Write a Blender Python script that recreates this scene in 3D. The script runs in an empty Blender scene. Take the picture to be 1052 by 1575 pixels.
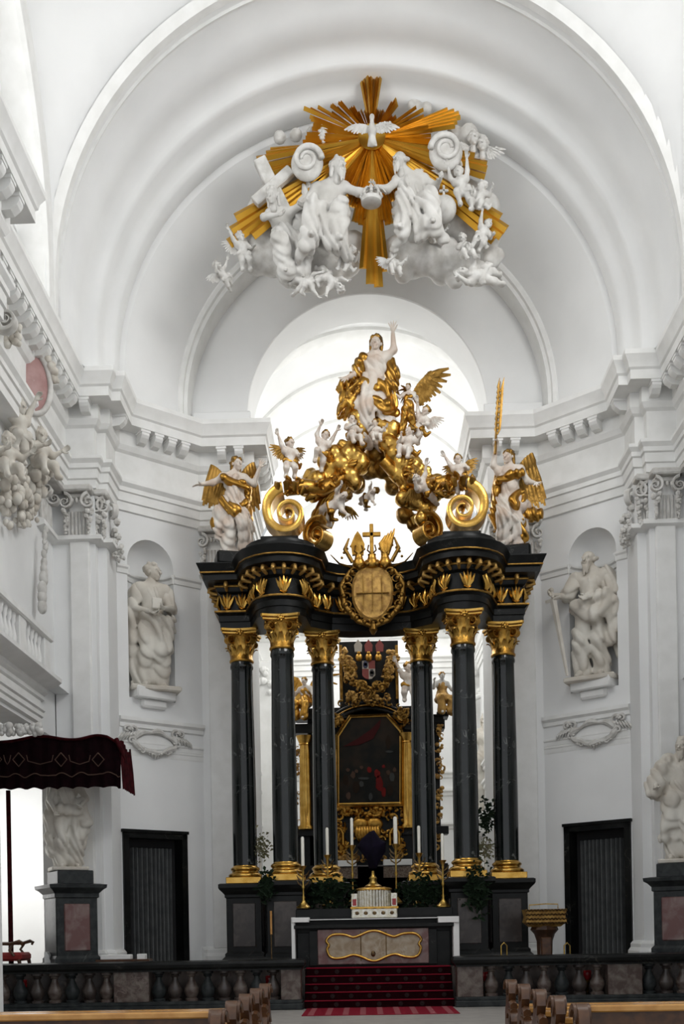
import bpy, math, random
import numpy as np
from mathutils import Matrix, Vector
from math import sin, cos, pi, sqrt, radians as R

random.seed(5)
SC = bpy.context.scene
COL = SC.collection

# ------------------------------------------------------------------ camera
F, YAW, ROLL, CX, CY, XC, EYE = 1650.0, -0.0265, -0.0178, 518.0, 1431.0, -0.27, 1.6
cam_d = bpy.data.cameras.new('camera'); cam = bpy.data.objects.new('camera', cam_d); COL.objects.link(cam)
_r = Vector((cos(YAW), -sin(YAW), 0)); _f = Vector((sin(YAW), cos(YAW), 0)); _u = Vector((0, 0, 1))
_r2 = _r*cos(ROLL) + _u*sin(ROLL); _u2 = _u*cos(ROLL) - _r*sin(ROLL)
cam.matrix_world = Matrix(((_r2.x, _u2.x, -_f.x, XC), (_r2.y, _u2.y, -_f.y, 0), (_r2.z, _u2.z, -_f.z, EYE), (0, 0, 0, 1)))
cam_d.sensor_fit = 'VERTICAL'; cam_d.sensor_height = 36.0; cam_d.lens = F/1575*36
cam_d.shift_x = (526-CX)/1575; cam_d.shift_y = (CY-787.5)/1575
cam_d.clip_end = 300
SC.camera = cam

# ------------------------------------------------------------------ light
wd = bpy.data.worlds.new('sky'); SC.world = wd; wd.use_nodes = True
bg = wd.node_tree.nodes['Background']; bg.inputs[0].default_value = (0.93, 0.96, 1.0, 1); bg.inputs[1].default_value = 0.45
def area(name, loc, target, sx, sy, power, col=(1, .99, .97)):
    l = bpy.data.lights.new(name, 'AREA'); l.shape = 'RECTANGLE'; l.size = sx; l.size_y = sy; l.energy = power; l.color = col
    o = bpy.data.objects.new(name, l); COL.objects.link(o); o.location = loc
    o.rotation_euler = (Vector(target)-Vector(loc)).to_track_quat('-Z', 'Y').to_euler()
    return o
# daylight of the choir windows (high in both choir side walls) and of the nave lunette windows
for yy in (31.2, 35.4, 39.4):
    area('choir_window_daylight', (-4.28, yy, 15.6), (0, yy, 12.5), 1.9, 2.6, 122)
    area('choir_window_daylight', (4.28, yy, 15.6), (0, yy, 12.5), 1.9, 2.6, 122)
area('nave_window_daylight', (6.6, 15.0, 17.6), (-4.0, 20.5, 11.0), 7.5, 3.6, 430)
area('nave_window_daylight', (-6.6, 15.0, 17.6), (4.0, 21.0, 11.0), 7.5, 3.6, 230)
SC.view_settings.view_transform = 'Standard'; SC.view_settings.look = 'None'
SC.view_settings.gamma = 1.0; SC.view_settings.use_curve_mapping = False
SC.view_settings.exposure = 1.0
SC.cycles.use_denoising = True
SC.cycles.max_bounces = 8; SC.cycles.diffuse_bounces = 5
SC.cycles.sample_clamp_indirect = 6.0

def at(x, y, Y):
    """world point at depth plane Y whose place in the 1052x1575 frame is (x, y)"""
    dx, dy = x-CX, y-CY
    a = (dx*cos(ROLL) + dy*sin(ROLL))/F; b = (-dx*sin(ROLL) + dy*cos(ROLL))/F
    d = Y/(cos(YAW) - a*sin(YAW))
    return Vector((XC + a*d*cos(YAW) + d*sin(YAW), Y, EYE - b*d))
def px(n, Y): return n*Y/F

# ------------------------------------------------------------------ materials
MATS = {}
def mat(name, col, rough=.6, metal=0.0, spec=.5, vary=None, scale=6.0, detail=4.0, bump=0.0, bscale=40.0, sheen=0):
    m = bpy.data.materials.new(name); m.use_nodes = True; nt = m.node_tree; n = nt.nodes; b = n['Principled BSDF']
    b.inputs['Roughness'].default_value = rough; b.inputs['Metallic'].default_value = metal
    b.inputs['Specular IOR Level'].default_value = spec
    b.inputs['Base Color'].default_value = (*col, 1)
    if sheen: b.inputs['Sheen Weight'].default_value = sheen
    tc = n.new('ShaderNodeTexCoord')
    if vary:
        nz = n.new('ShaderNodeTexNoise'); nz.inputs['Scale'].default_value = scale; nz.inputs['Detail'].default_value = detail
        nt.links.new(tc.outputs['Object'], nz.inputs['Vector'])
        rp = n.new('ShaderNodeValToRGB'); rp.color_ramp.elements[0].position = .38; rp.color_ramp.elements[1].position = .64
        rp.color_ramp.elements[0].color = (*col, 1); rp.color_ramp.elements[1].color = (*vary, 1)
        nt.links.new(nz.outputs['Fac'], rp.inputs[0]); nt.links.new(rp.outputs[0], b.inputs['Base Color'])
    if bump:
        nb = n.new('ShaderNodeTexNoise'); nb.inputs['Scale'].default_value = bscale; nb.inputs['Detail'].default_value = 3
        nt.links.new(tc.outputs['Object'], nb.inputs['Vector'])
        bp = n.new('ShaderNodeBump'); bp.inputs['Strength'].default_value = bump; bp.inputs['Distance'].default_value = .02
        nt.links.new(nb.outputs['Fac'], bp.inputs['Height']); nt.links.new(bp.outputs[0], b.inputs['Normal'])
    MATS[name] = m
    return m
def marble(name, base, cloud, vein, rough=.16, vscale=2.2, veinw=.035, cscale=3.0, spec=.5):
    m = bpy.data.materials.new(name); m.use_nodes = True; nt = m.node_tree; n = nt.nodes; b = n['Principled BSDF']
    b.inputs['Roughness'].default_value = rough; b.inputs['Specular IOR Level'].default_value = spec
    tc = n.new('ShaderNodeTexCoord'); L = nt.links.new
    nz = n.new('ShaderNodeTexNoise'); nz.inputs['Scale'].default_value = cscale; nz.inputs['Detail'].default_value = 6; nz.inputs['Distortion'].default_value = .6
    L(tc.outputs['Object'], nz.inputs['Vector'])
    r1 = n.new('ShaderNodeValToRGB'); r1.color_ramp.elements[0].position = .4; r1.color_ramp.elements[1].position = .66
    r1.color_ramp.elements[0].color = (*base, 1); r1.color_ramp.elements[1].color = (*cloud, 1)
    L(nz.outputs['Fac'], r1.inputs[0])
    n2 = n.new('ShaderNodeTexNoise'); n2.inputs['Scale'].default_value = vscale; n2.inputs['Detail'].default_value = 5; n2.inputs['Distortion'].default_value = 1.6
    L(tc.outputs['Object'], n2.inputs['Vector'])
    r2 = n.new('ShaderNodeValToRGB'); e = r2.color_ramp.elements
    e[0].position = .5-veinw; e[0].color = (0, 0, 0, 1); e[1].position = .5+veinw; e[1].color = (0, 0, 0, 1)
    c = r2.color_ramp.elements.new(.5); c.color = (1, 1, 1, 1)
    L(n2.outputs['Fac'], r2.inputs[0])
    n3 = n.new('ShaderNodeTexNoise'); n3.inputs['Scale'].default_value = 1.3; L(tc.outputs['Object'], n3.inputs['Vector'])
    r3 = n.new('ShaderNodeValToRGB'); r3.color_ramp.elements[0].position = .56; r3.color_ramp.elements[1].position = .74
    L(n3.outputs['Fac'], r3.inputs[0])
    mu = n.new('ShaderNodeMath'); mu.operation = 'MULTIPLY'; L(r2.outputs[0], mu.inputs[0]); L(r3.outputs[0], mu.inputs[1])
    mx = n.new('ShaderNodeMixRGB'); mx.inputs[2].default_value = (*vein, 1); L(mu.outputs[0], mx.inputs[0]); L(r1.outputs[0], mx.inputs[1])
    L(mx.outputs[0], b.inputs['Base Color']); MATS[name] = m
    return m
mat('plaster', (.80, .805, .80), .75, vary=(.765, .77, .765), scale=.9, spec=.2)
mat('plaster_trim', (.80, .80, .785), .65, vary=(.74, .74, .72), scale=2.5, spec=.25)
mat('stucco', (.64, .63, .605), .6, vary=(.50, .485, .455), scale=5.0, spec=.25)
mat('stone_white', (.66, .635, .575), .6, vary=(.52, .475, .41), scale=4.0, spec=.3)
mat('stucco_dark', (.42, .41, .38), .7, vary=(.30, .29, .27), scale=6.0)
mat('gold', (.52, .29, .06), .32, 1.0, vary=(.33, .165, .028), scale=7.0, bump=.35, bscale=30)
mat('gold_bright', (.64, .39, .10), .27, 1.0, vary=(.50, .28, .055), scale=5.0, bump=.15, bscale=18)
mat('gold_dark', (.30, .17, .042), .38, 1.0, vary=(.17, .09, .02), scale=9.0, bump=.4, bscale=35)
mat('gold_ray', (.66, .38, .06), .36, 1.0, vary=(.52, .27, .03), scale=2.0)
mat('gilt_wood', (.50, .30, .08), .5, .6, vary=(.28, .15, .04), scale=8.0, bump=.4, bscale=25)
mat('polychrome', (.70, .66, .60), .5, vary=(.55, .44, .36), scale=6.0)
marble('black_marble', (.004, .006, .006), (.010, .013, .012), (.30, .31, .29), .13, 1.8, .02)
marble('black_trim', (.003, .0036, .0035), (.008, .0085, .008), (.10, .10, .085), .34, 3.0, .016, spec=.22)
marble('grey_marble', (.014, .017, .018), (.034, .038, .038), (.15, .15, .14), .4, 3.0, .03, 6.0, spec=.25)
marble('red_marble', (.13, .055, .050), (.22, .16, .145), (.42, .36, .33), .28, 3.0, .05, 3.5)
marble('brown_marble', (.030, .022, .019), (.070, .055, .048), (.15, .12, .105), .3, 3.5, .05, 4.0)
marble('mottled_marble', (.06, .036, .030), (.15, .125, .105), (.24, .19, .165), .3, 5.0, .07, 7.0)
marble('beige_marble', (.27, .20, .12), (.40, .34, .25), (.50, .46, .38), .3, 4.0, .05, 6.0)
mat('floor_stone', (.34, .32, .30), .35, vary=(.42, .40, .37), scale=3.0)
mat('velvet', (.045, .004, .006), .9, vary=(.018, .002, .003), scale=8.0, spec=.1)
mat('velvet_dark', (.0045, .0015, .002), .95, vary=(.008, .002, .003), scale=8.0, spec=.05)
mat('braid', (.07, .04, .028), .7, spec=.2)
mat('carpet_red', (.19, .008, .020), .95, spec=.1)
mat('carpet_dark', (.016, .0014, .0028), .95, vary=(.010, .001, .002), scale=30, spec=.05)
mat('carpet_rosette', (.026, .016, .016), .95, spec=.05)
mat('carpet_pink', (.27, .075, .085), .95, spec=.1)
mat('wood', (.10, .040, .013), .36, vary=(.05, .019, .007), scale=10.0)
mat('wood_gloss_lit', (.58, .30, .085), .22, vary=(.45, .21, .05), scale=6.0)  # golden highlight of the pew rails is put into this base colour
mat('wood_dark', (.045, .022, .012), .42, vary=(.075, .035, .018), scale=8.0)
mat('curtain', (.10, .105, .105), .85, vary=(.07, .075, .075), scale=5.0)
mat('void_dark', (.010, .010, .011), .9)
mat('wax', (.80, .78, .70), .45)
mat('brass', (.55, .37, .10), .30, 1.0, vary=(.36, .22, .05), scale=12)
mat('bronze', (.18, .12, .055), .4, .9, vary=(.10, .06, .03), scale=12)
mat('silver', (.78, .76, .70), .25, 1.0, vary=(.62, .58, .46), scale=20, bump=.5, bscale=60)
mat('linen', (.82, .82, .80), .8)
mat('lace', (.22, .17, .13), .85, vary=(.09, .06, .045), scale=22)
mat('purple_veil', (.006, .004, .012), .9, vary=(.004, .003, .007), scale=6, spec=.1)
mat('leaf', (.006, .014, .006), .7, vary=(.010, .024, .009), scale=12, spec=.2)
mat('leaf_pale', (.14, .15, .07), .6, vary=(.30, .27, .17), scale=14)
mat('seat_red', (.28, .020, .018), .8)
mat('pink_marble', (.42, .25, .235), .5, vary=(.36, .20, .19), scale=6)
mat('enamel_red', (.20, .03, .022), .5); mat('enamel_blue', (.015, .02, .06), .5); mat('enamel_white', (.36, .32, .27), .5); mat('enamel_black', (.012, .011, .012), .5)
mat('glass_red', (.30, .008, .012), .15)
mat('paint_dark', (.008, .009, .008), .6, spec=.15, vary=(.026, .018, .012), scale=2.2)
mat('paint_red', (.16, .012, .010), .7, spec=.1, vary=(.11, .010, .010), scale=6)
mat('paint_rose', (.045, .008, .008), .7, spec=.1); mat('paint_flesh', (.075, .045, .032), .7, spec=.1); mat('paint_grey', (.05, .052, .05), .7, spec=.1); mat('paint_brown', (.022, .014, .009), .7, spec=.1)
def glassmat():
    m = bpy.data.materials.new('window_glass'); m.use_nodes = True; nt = m.node_tree; n = nt.nodes; b = n['Principled BSDF']
    b.inputs['Base Color'].default_value = (.95, .97, 1, 1); b.inputs['Roughness'].default_value = .25
    b.inputs['Transmission Weight'].default_value = 1.0; b.inputs['IOR'].default_value = 1.05
    MATS['window_glass'] = m
glassmat()

# ------------------------------------------------------------------ mesh helpers
def M3(loc=(0, 0, 0), rz=0, rx=0, ry=0, s=1):
    S = Matrix.Diagonal((s, s, s, 1)) if not hasattr(s, '__len__') else Matrix.Diagonal((*s, 1))
    return Matrix.Translation(loc) @ Matrix.Rotation(rz, 4, 'Z') @ Matrix.Rotation(ry, 4, 'Y') @ Matrix.Rotation(rx, 4, 'X') @ S
class MB:
    def __init__(s): s.v = []; s.f = []
    def add(s, vs, fs, M=None):
        o = len(s.v)
        if M is not None: vs = [tuple(M @ Vector(p)) for p in vs]
        s.v += [tuple(p) for p in vs]; s.f += [tuple(i+o for i in f) for f in fs]; return s
    def addnp(s, V, Fc, M=None):
        if M is not None:
            m = np.array(M); V = V @ m[:3, :3].T + m[:3, 3]
        o = len(s.v); s.v += [tuple(p) for p in V.tolist()]; s.f += [tuple(i+o for i in f) for f in Fc.tolist()]; return s
    def box(s, x0, x1, y0, y1, z0, z1, M=None):
        return s.add([(x, y, z) for z in (z0, z1) for y in (y0, y1) for x in (x0, x1)],
                     [(0, 2, 3, 1), (4, 5, 7, 6), (0, 1, 5, 4), (2, 6, 7, 3), (0, 4, 6, 2), (1, 3, 7, 5)], M)
    def bbox(s, x0, x1, y0, y1, z0, z1, c=.02, M=None):
        """box with chamfered edges"""
        vs = []; 
        for z, iz in ((z0, 1), (z1, -1)):
            for y, iy in ((y0, 1), (y1, -1)):
                for x, ix in ((x0, 1), (x1, -1)):
                    vs += [(x, y+c*iy, z+c*iz), (x+c*ix, y, z+c*iz), (x+c*ix, y+c*iy, z)]
        def c3(i, j): return i*3+j
        f = []
        for a, fix in ((0, ((0, 2, 6, 4), (1, 3, 7, 5))), (1, ((0, 1, 5, 4), (2, 3, 7, 6))), (2, ((0, 1, 3, 2), (4, 5, 7, 6)))):
            for q in fix: f.append(tuple(c3(i, a) for i in q))
        for i, j, a, b in [(0, 1, 1, 2), (2, 3, 1, 2), (4, 5, 1, 2), (6, 7, 1, 2), (0, 2, 0, 2), (1, 3, 0, 2), (4, 6, 0, 2), (5, 7, 0, 2), (0, 4, 0, 1), (1, 5, 0, 1), (2, 6, 0, 1), (3, 7, 0, 1)]:
            f.append((c3(i, a), c3(j, a), c3(j, b), c3(i, b)))
        f += [(c3(i, 0), c3(i, 1), c3(i, 2)) for i in range(8)]
        return s.add(vs, f, M)
    def lathe(s, prof, n=24, c=(0, 0, 0), a0=0, a1=2*pi, M=None, cap=True):
        full = abs(a1-a0-2*pi) < 1e-6; k = n if full else n+1
        vs = []; fs = []
        for r, z in prof:
            for i in range(k):
                a = a0+(a1-a0)*i/n; vs.append((c[0]+r*cos(a), c[1]+r*sin(a), c[2]+z))
        for j in range(len(prof)-1):
            for i in range(n):
                i2 = (i+1) % k
                fs.append((j*k+i, j*k+i2, (j+1)*k+i2, (j+1)*k+i))
        if cap and full:
            if prof[0][0] > 1e-4: fs.append(tuple(range(k))[::-1])
            if prof[-1][0] > 1e-4: fs.append(tuple(range((len(prof)-1)*k, len(prof)*k)))
        return s.add(vs, fs, M)
    def poly(s, pts, vec, M=None):
        """closed outline pts (3D) pushed along vec"""
        n = len(pts); p2 = [tuple(Vector(p)+Vector(vec)) for p in pts]
        return s.add(list(pts)+p2, [tuple(range(n))[::-1], tuple(range(n, 2*n))]+[(i, (i+1) % n, n+(i+1) % n, n+i) for i in range(n)], M)
    def tube(s, path, rad, n=8, M=None, flat=1.0):
        path = [Vector(p) for p in path]; m = len(path)
        if not hasattr(rad, '__len__'): rad = [rad]*m
        vs = []; fs = []; x = None
        for i, p in enumerate(path):
            t = (path[min(i+1, m-1)]-path[max(i-1, 0)])
            t = t.normalized() if t.length > 1e-7 else (path[min(i+1, m-1)]-path[i]).normalized()
            if x is None: x = t.cross(Vector((0, 0, 1)) if abs(t.z) < .9 else Vector((0, 1, 0)))
            x2 = x-t*x.dot(t)
            if x2.length < 1e-3: x2 = t.cross(Vector((0, 0, 1)) if abs(t.z) < .9 else Vector((0, 1, 0)))
            x = x2.normalized(); up = x.cross(t).normalized()
            for k in range(n):
                a = 2*pi*k/n; vs.append(tuple(p+x*cos(a)*rad[i]+up*sin(a)*rad[i]*flat))
        for i in range(m-1):
            for k in range(n):
                fs.append((i*n+k, i*n+(k+1) % n, (i+1)*n+(k+1) % n, (i+1)*n+k))
        fs += [tuple(range(n))[::-1], tuple(range((m-1)*n, m*n))]
        return s.add(vs, fs, M)
    def sweep(s, path, prof, closed=False, caps=True, M=None):
        """profile [(out, z)] run along a plan path [(x, y)] with mitred corners; out is to the right of travel"""
        n = len(path); P = [Vector(p) for p in path]; offs = []
        for i in range(n):
            a = P[i]-P[i-1] if (i > 0 or closed) else None
            b = P[(i+1) % n]-P[i] if (i < n-1 or closed) else None
            if a is None: a = b
            if b is None: b = a
            na = Vector((a.y, -a.x)).normalized(); nb = Vector((b.y, -b.x)).normalized()
            m = (na+nb); m = m.normalized() if m.length > 1e-6 else na
            offs.append(m/max(.35, m.dot(na)))
        k = len(prof); vs = []; fs = []
        for i in range(n):
            for o, z in prof:
                q = P[i]+offs[i]*o; vs.append((q.x, q.y, z))
        for i in range(n if closed else n-1):
            j = (i+1) % n
            for t in range(k-1): fs.append((i*k+t, j*k+t, j*k+t+1, i*k+t+1))
        if caps and not closed: fs += [tuple(range(k)), tuple(range((n-1)*k, n*k))[::-1]]
        return s.add(vs, fs, M)
    def arc(s, prof, zc, n=48, zb=None, a0=0, a1=pi, xc=0):
        """profile [(r, y)] turned about the level axis x=xc, z=zc; straight legs down to zb"""
        k = len(prof); rows = []
        angs = [a0+(a1-a0)*i/n for i in range(n+1)]
        vs = []
        if zb is not None: vs += [(xc+r, y, zb) for r, y in prof]
        for a in angs: vs += [(xc+r*cos(a), y, zc+r*sin(a)) for r, y in prof]
        if zb is not None: vs += [(xc-r, y, zb) for r, y in prof]
        m = len(vs)//k
        return s.add(vs, [(i*k+t, i*k+t+1, (i+1)*k+t+1, (i+1)*k+t) for i in range(m-1) for t in range(k-1)])
    def ball(s, c, r, n=10, m=6, M=None):
        if not hasattr(r, '__len__'): r = (r, r, r)
        vs = [(c[0], c[1], c[2]-r[2])]; fs = []
        for j in range(1, m):
            t = -pi/2+pi*j/m
            for i in range(n): vs.append((c[0]+r[0]*cos(t)*cos(2*pi*i/n), c[1]+r[1]*cos(t)*sin(2*pi*i/n), c[2]+r[2]*sin(t)))
        vs.append((c[0], c[1], c[2]+r[2])); T = len(vs)-1
        for i in range(n):
            fs.append((0, 1+(i+1) % n, 1+i)); fs.append((T, 1+(m-2)*n+i, 1+(m-2)*n+(i+1) % n))
            for j in range(m-2): fs.append((1+j*n+i, 1+j*n+(i+1) % n, 1+(j+1)*n+(i+1) % n, 1+(j+1)*n+i))
        return s.add(vs, fs, M)
    def mesh(s, name, m, ang=38, smooth=True):
        me = bpy.data.meshes.new(name); me.from_pydata(s.v, [], s.f)
        me.materials.append(MATS[m])
        if smooth:
            me.polygons.foreach_set('use_smooth', [True]*len(me.polygons))
            if ang < 180: me.set_sharp_from_angle(angle=R(ang))
        me.update(); return me
    def build(s, name, m, parent=None, M=None, **k):
        return obj(name, s.mesh(name, m, **k), parent, M)
def obj(name, me, parent=None, M=None):
    o = bpy.data.objects.new(name, me); COL.objects.link(o)
    if parent is not None: o.parent = parent
    if M is not None: o.matrix_local = M
    return o
def tag(o, label=None, cat=None, group=None, kind=None):
    if label: o['label'] = label
    if cat: o['category'] = cat
    if group: o['group'] = group
    if kind: o['kind'] = kind
    return o
def thing(name, label, cat, M=None, group=None):
    o = bpy.data.objects.new(name, None); COL.objects.link(o); o.empty_display_size = .1
    if M is not None: o.matrix_local = M
    return tag(o, label, cat, group)
def struct(o, label=None): return tag(o, label, None, None, 'structure')
def copy_tree(o, parent=None):
    c = o.copy(); COL.objects.link(c)
    if parent is not None: c.parent = parent
    for ch in list(o.children): copy_tree(ch, c)
    return c
def spiral(turns=2.2, r0=1.0, shrink=.16, w=.16, steps=26):
    """outline centreline of a scroll in x-z, starts at (r0,0) and winds in; returns points and half widths"""
    pts = []; ws = []
    for i in range(int(turns*steps)+1):
        a = 2*pi*i/steps; r = r0*math.exp(-shrink*a); pts.append((r*cos(a), r*sin(a))); ws.append(w*r/r0)
    return pts, ws
def scroll_mesh(mb, turns, r0, shrink, w, depth, M=None, a_off=0, flip=1, steps=26):
    """solid scroll: band of width w (in plane) and depth along y with a raised outer lip"""
    pts, ws = spiral(turns, r0, shrink, w, steps)
    k = len(pts); vs = []
    for i, ((x, z), h) in enumerate(zip(pts, ws)):
        a = 2*pi*i/steps; nx, nz = cos(a), sin(a)
        dd = depth*(.55+.45*h/w)
        for (o, y) in ((h, -dd/2), (h*.55, -dd/2-.25*h), (-h*.55, -dd/2-.05*h), (-h, -dd/2+.3*h), (-h, dd/2), (h, dd/2)):
            X, Z = x+nx*o, z+nz*o
            ca, sa = cos(a_off), sin(a_off)
            vs.append(((X*ca-Z*sa)*flip, y, X*sa+Z*ca))
    fs = [(i*6+t, i*6+(t+1) % 6, (i+1)*6+(t+1) % 6, (i+1)*6+t) for i in range(k-1) for t in range(6)]
    fs += [tuple(range(6)), tuple(range((k-1)*6, k*6))]
    mb.add(vs, fs, M)
    ex, ez = pts[-1]; ca, sa = cos(a_off), sin(a_off); rr = ws[-1]*2.2
    mb.ball(((ex*.4*ca-ez*.4*sa)*flip, 0, ex*.4*sa+ez*.4*ca), (rr, depth*.42, rr), 10, 6, M)
    return mb
# ------------------------------------------------------------------ carved figures: distance fields turned into one skin
def surfnet(D, org, h):
    ins = D < 0
    nx, ny, nz = D.shape
    c = [ins[i:nx-1+i, j:ny-1+j, k:nz-1+k] for i in (0, 1) for j in (0, 1) for k in (0, 1)]
    s = sum(x.astype(np.int8) for x in c); act = (s > 0) & (s < 8)
    idx = -np.ones(act.shape, np.int64); I, J, K = np.nonzero(act); n = len(I); idx[I, J, K] = np.arange(n)
    if n == 0: return np.zeros((0, 3)), np.zeros((0, 4), int)
    acc = np.zeros((n, 3)); cnt = np.zeros(n)
    corners = [(i, j, k) for i in (0, 1) for j in (0, 1) for k in (0, 1)]
    for a in range(8):
        for b in range(a+1, 8):
            A, B = corners[a], corners[b]
            if sum(abs(p-q) for p, q in zip(A, B)) != 1: continue
            da = D[I+A[0], J+A[1], K+A[2]]; db = D[I+B[0], J+B[1], K+B[2]]
            m = (da < 0) != (db < 0)
            t = np.where(m, da/np.where(m, da-db, 1), 0)
            for ax in range(3): acc[:, ax] += np.where(m, A[ax]+t*(B[ax]-A[ax]), 0)
            cnt += m
    V = (np.stack([I, J, K], 1)+acc/cnt[:, None])*h+np.array(org)
    Fs = []
    for ax in range(3):
        sl0 = [slice(1, -1)]*3; sl1 = [slice(1, -1)]*3
        sl0[ax] = slice(0, -1); sl1[ax] = slice(1, None)
        a = ins[tuple(sl0)]; b = ins[tuple(sl1)]
        e = np.nonzero(a != b); fl = a[e]
        g = [x.copy() for x in e]
        for q in range(3):
            if q != ax: g[q] = g[q]+1
        u, w = [(1, 2), (2, 0), (0, 1)][ax]
        def cell(du, dw):
            p = [x.copy() for x in g]; p[u] = p[u]-du; p[w] = p[w]-dw
            return idx[p[0], p[1], p[2]]
        q = np.stack([cell(1, 1), cell(0, 1), cell(0, 0), cell(1, 0)], 1)
        q = np.where(fl[:, None], q, q[:, ::-1]); Fs.append(q)
    return V, np.concatenate(Fs)
def cap(a, b, ra, rb=None): return ('c', np.array(a, float), np.array(b, float), ra, ra if rb is None else rb)
def ell(c, r, M=None): return ('e', np.array(c, float), np.array(r if hasattr(r, '__len__') else (r, r, r), float), M)
def cut(c, r): return ('s', np.array(c, float), np.array(r if hasattr(r, '__len__') else (r, r, r), float), None)
def sdf(prims, h, k=.03, fold=0.0, fq=1.0, seed=0):
    lo = np.full(3, 1e9); hi = -lo
    for p in prims:
        if p[0] == 'c':
            r = max(p[3], p[4]); lo = np.minimum(lo, np.minimum(p[1], p[2])-r); hi = np.maximum(hi, np.maximum(p[1], p[2])+r)
        elif p[0] == 'e':
            r = p[2] if p[3] is None else np.full(3, p[2].max()); lo = np.minimum(lo, p[1]-r); hi = np.maximum(hi, p[1]+r)
    pad = 2*h+fold+k*.3; lo -= pad; hi += pad
    ax = [np.arange(lo[i], hi[i]+h, h, dtype=np.float32) for i in range(3)]
    X, Y, Z = np.meshgrid(*ax, indexing='ij')
    D = np.full(X.shape, 1e3, np.float32)
    for p in prims:
        if p[0] == 'c':
            a, b, ra, rb = p[1:]; ba = b-a; bb = max(float(ba @ ba), 1e-9)
            # work in a box around the limb only
            r = max(ra, rb)+2.5*k+3*h+fold; l2 = np.minimum(a, b)-r; h2 = np.maximum(a, b)+r
        else:
            c, rr = p[1], p[2]; m = rr.max() if p[3] is not None else rr
            l2 = c-m-2.5*k-3*h-fold; h2 = c+m+2.5*k+3*h+fold
        sl = tuple(slice(max(0, int((l2[i]-lo[i])/h)), max(0, int((h2[i]-lo[i])/h)+2)) for i in range(3))
        x, y, z = X[sl], Y[sl], Z[sl]
        if x.size == 0: continue
        if p[0] == 'c':
            px_, py_, pz_ = x-a[0], y-a[1], z-a[2]
            t = np.clip((px_*ba[0]+py_*ba[1]+pz_*ba[2])/bb, 0, 1)
            d = np.sqrt((px_-t*ba[0])**2+(py_-t*ba[1])**2+(pz_-t*ba[2])**2)-(ra+(rb-ra)*t)
        else:
            qx, qy, qz = x-c[0], y-c[1], z-c[2]
            if p[3] is not None:
                m = p[3]; qx, qy, qz = (m[0][0]*qx+m[1][0]*qy+m[2][0]*qz, m[0][1]*qx+m[1][1]*qy+m[2][1]*qz, m[0][2]*qx+m[1][2]*qy+m[2][2]*qz)
            k0 = np.sqrt((qx/rr[0])**2+(qy/rr[1])**2+(qz/rr[2])**2)
            k1 = np.sqrt((qx/rr[0]**2)**2+(qy/rr[1]**2)**2+(qz/rr[2]**2)**2)
            d = k0*(k0-1)/np.maximum(k1, 1e-6)
        o = D[sl]
        if p[0] == 's':
            kk = k*.5; hh = np.maximum(kk-np.abs(o+d), 0)/kk; D[sl] = np.maximum(o, -d)+hh*hh*kk*.25
        else:
            hh = np.maximum(k-np.abs(o-d), 0)/k; D[sl] = np.minimum(o, d)-hh*hh*k*.25
    if fold:
        w = 2.6*np.sin(fq*9*Z+5*X+seed)+1.5*np.sin(fq*13*X-7*Y+4*Z+2*seed)
        s1 = 1-2*np.abs(np.sin(fq*36*(X+.30*Z)+w)); s2 = 1-2*np.abs(np.sin(fq*30*(Y*1.2-.35*Z+.25*X)+w*.8+seed))
        s3 = np.sin(fq*26*(Z*.8+.55*X*np.sin(3*X+seed))+w)
        D += fold*(.62*s1+.45*s2+.35*s3)
    return surfnet(D, lo, h)
def head_np(h=.055, beard=0):
    P = [ell((0, .06, .12), (.36, .44, .40)), ell((0, -.12, -.16), (.27, .29, .33)), ell((0, -.30, -.42), (.11, .10, .09)),
         cap((0, -.40, .08), (0, -.54, -.10), .045, .075), cap((-.2, -.385, .13), (.2, -.385, .13), .05),
         ell((-.17, -.30, -.14), (.10, .09, .10)), ell((.17, -.30, -.14), (.10, .09, .10)),
         cut((-.15, -.47, .035), (.085, .10, .06)), cut((.15, -.47, .035), (.085, .10, .06)),
         ell((-.15, -.36, .03), .065), ell((.15, -.36, .03), .065),
         cap((-.09, -.42, -.22), (.09, -.42, -.22), .035), cap((-.07, -.41, -.29), (.07, -.41, -.29), .035),
         ell((-.37, .05, 0), (.05, .10, .14)), ell((.37, .05, 0), (.05, .10, .14)), cap((0, .06, -.3), (0, .10, -.75), .2, .22)]
    return sdf(P, h, .05)
def hair_np(kind, h=.06):
    rnd = random.Random(kind); P = []
    if kind in ('curls', 'long', 'woman', 'putto', 'bald_beard', 'beard'):
        if kind != 'bald_beard':
            P.append(ell((0, .12, .18), (.40, .44, .40)))
            for i in range(26):
                a = rnd.uniform(0, 2*pi); t = rnd.uniform(-.1, 1.3)
                x, y, z = .40*cos(a)*cos(t), .12+.46*sin(a)*cos(t), .16+.42*sin(t)
                if y < -.24 and z < .36: continue
                P.append(ell((x, y, z), rnd.uniform(.08, .13)))
            P.append(cut((0, -.5, -.1), (.30, .32, .36)))
        else:
            for sx in (-1, 1):
                for i in range(4): P.append(ell((sx*.36, .05+.1*i, -.02+.05*i), .12))
        if kind in ('long', 'woman', 'beard'):
            for sx in (-1, 1):
                P += [cap((sx*.34, .15, .1), (sx*.36, .22, -.5), .13, .10), cap((sx*.2, .34, 0), (sx*.22, .36, -.62), .17, .12)]
        if kind in ('beard', 'bald_beard'):
            P += [ell((0, -.30, -.45), (.22, .17, .2)), cap((-.06, -.36, -.5), (-.07, -.40, -.95), .13, .04), cap((.08, -.36, -.5), (.10, -.38, -.85), .12, .04),
                  cap((-.13, -.43, -.17), (-.2, -.36, -.32), .05), cap((.13, -.43, -.17), (.2, -.36, -.32), .05)]
    return sdf(P, h, .05, fold=.02, fq=.7)
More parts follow.
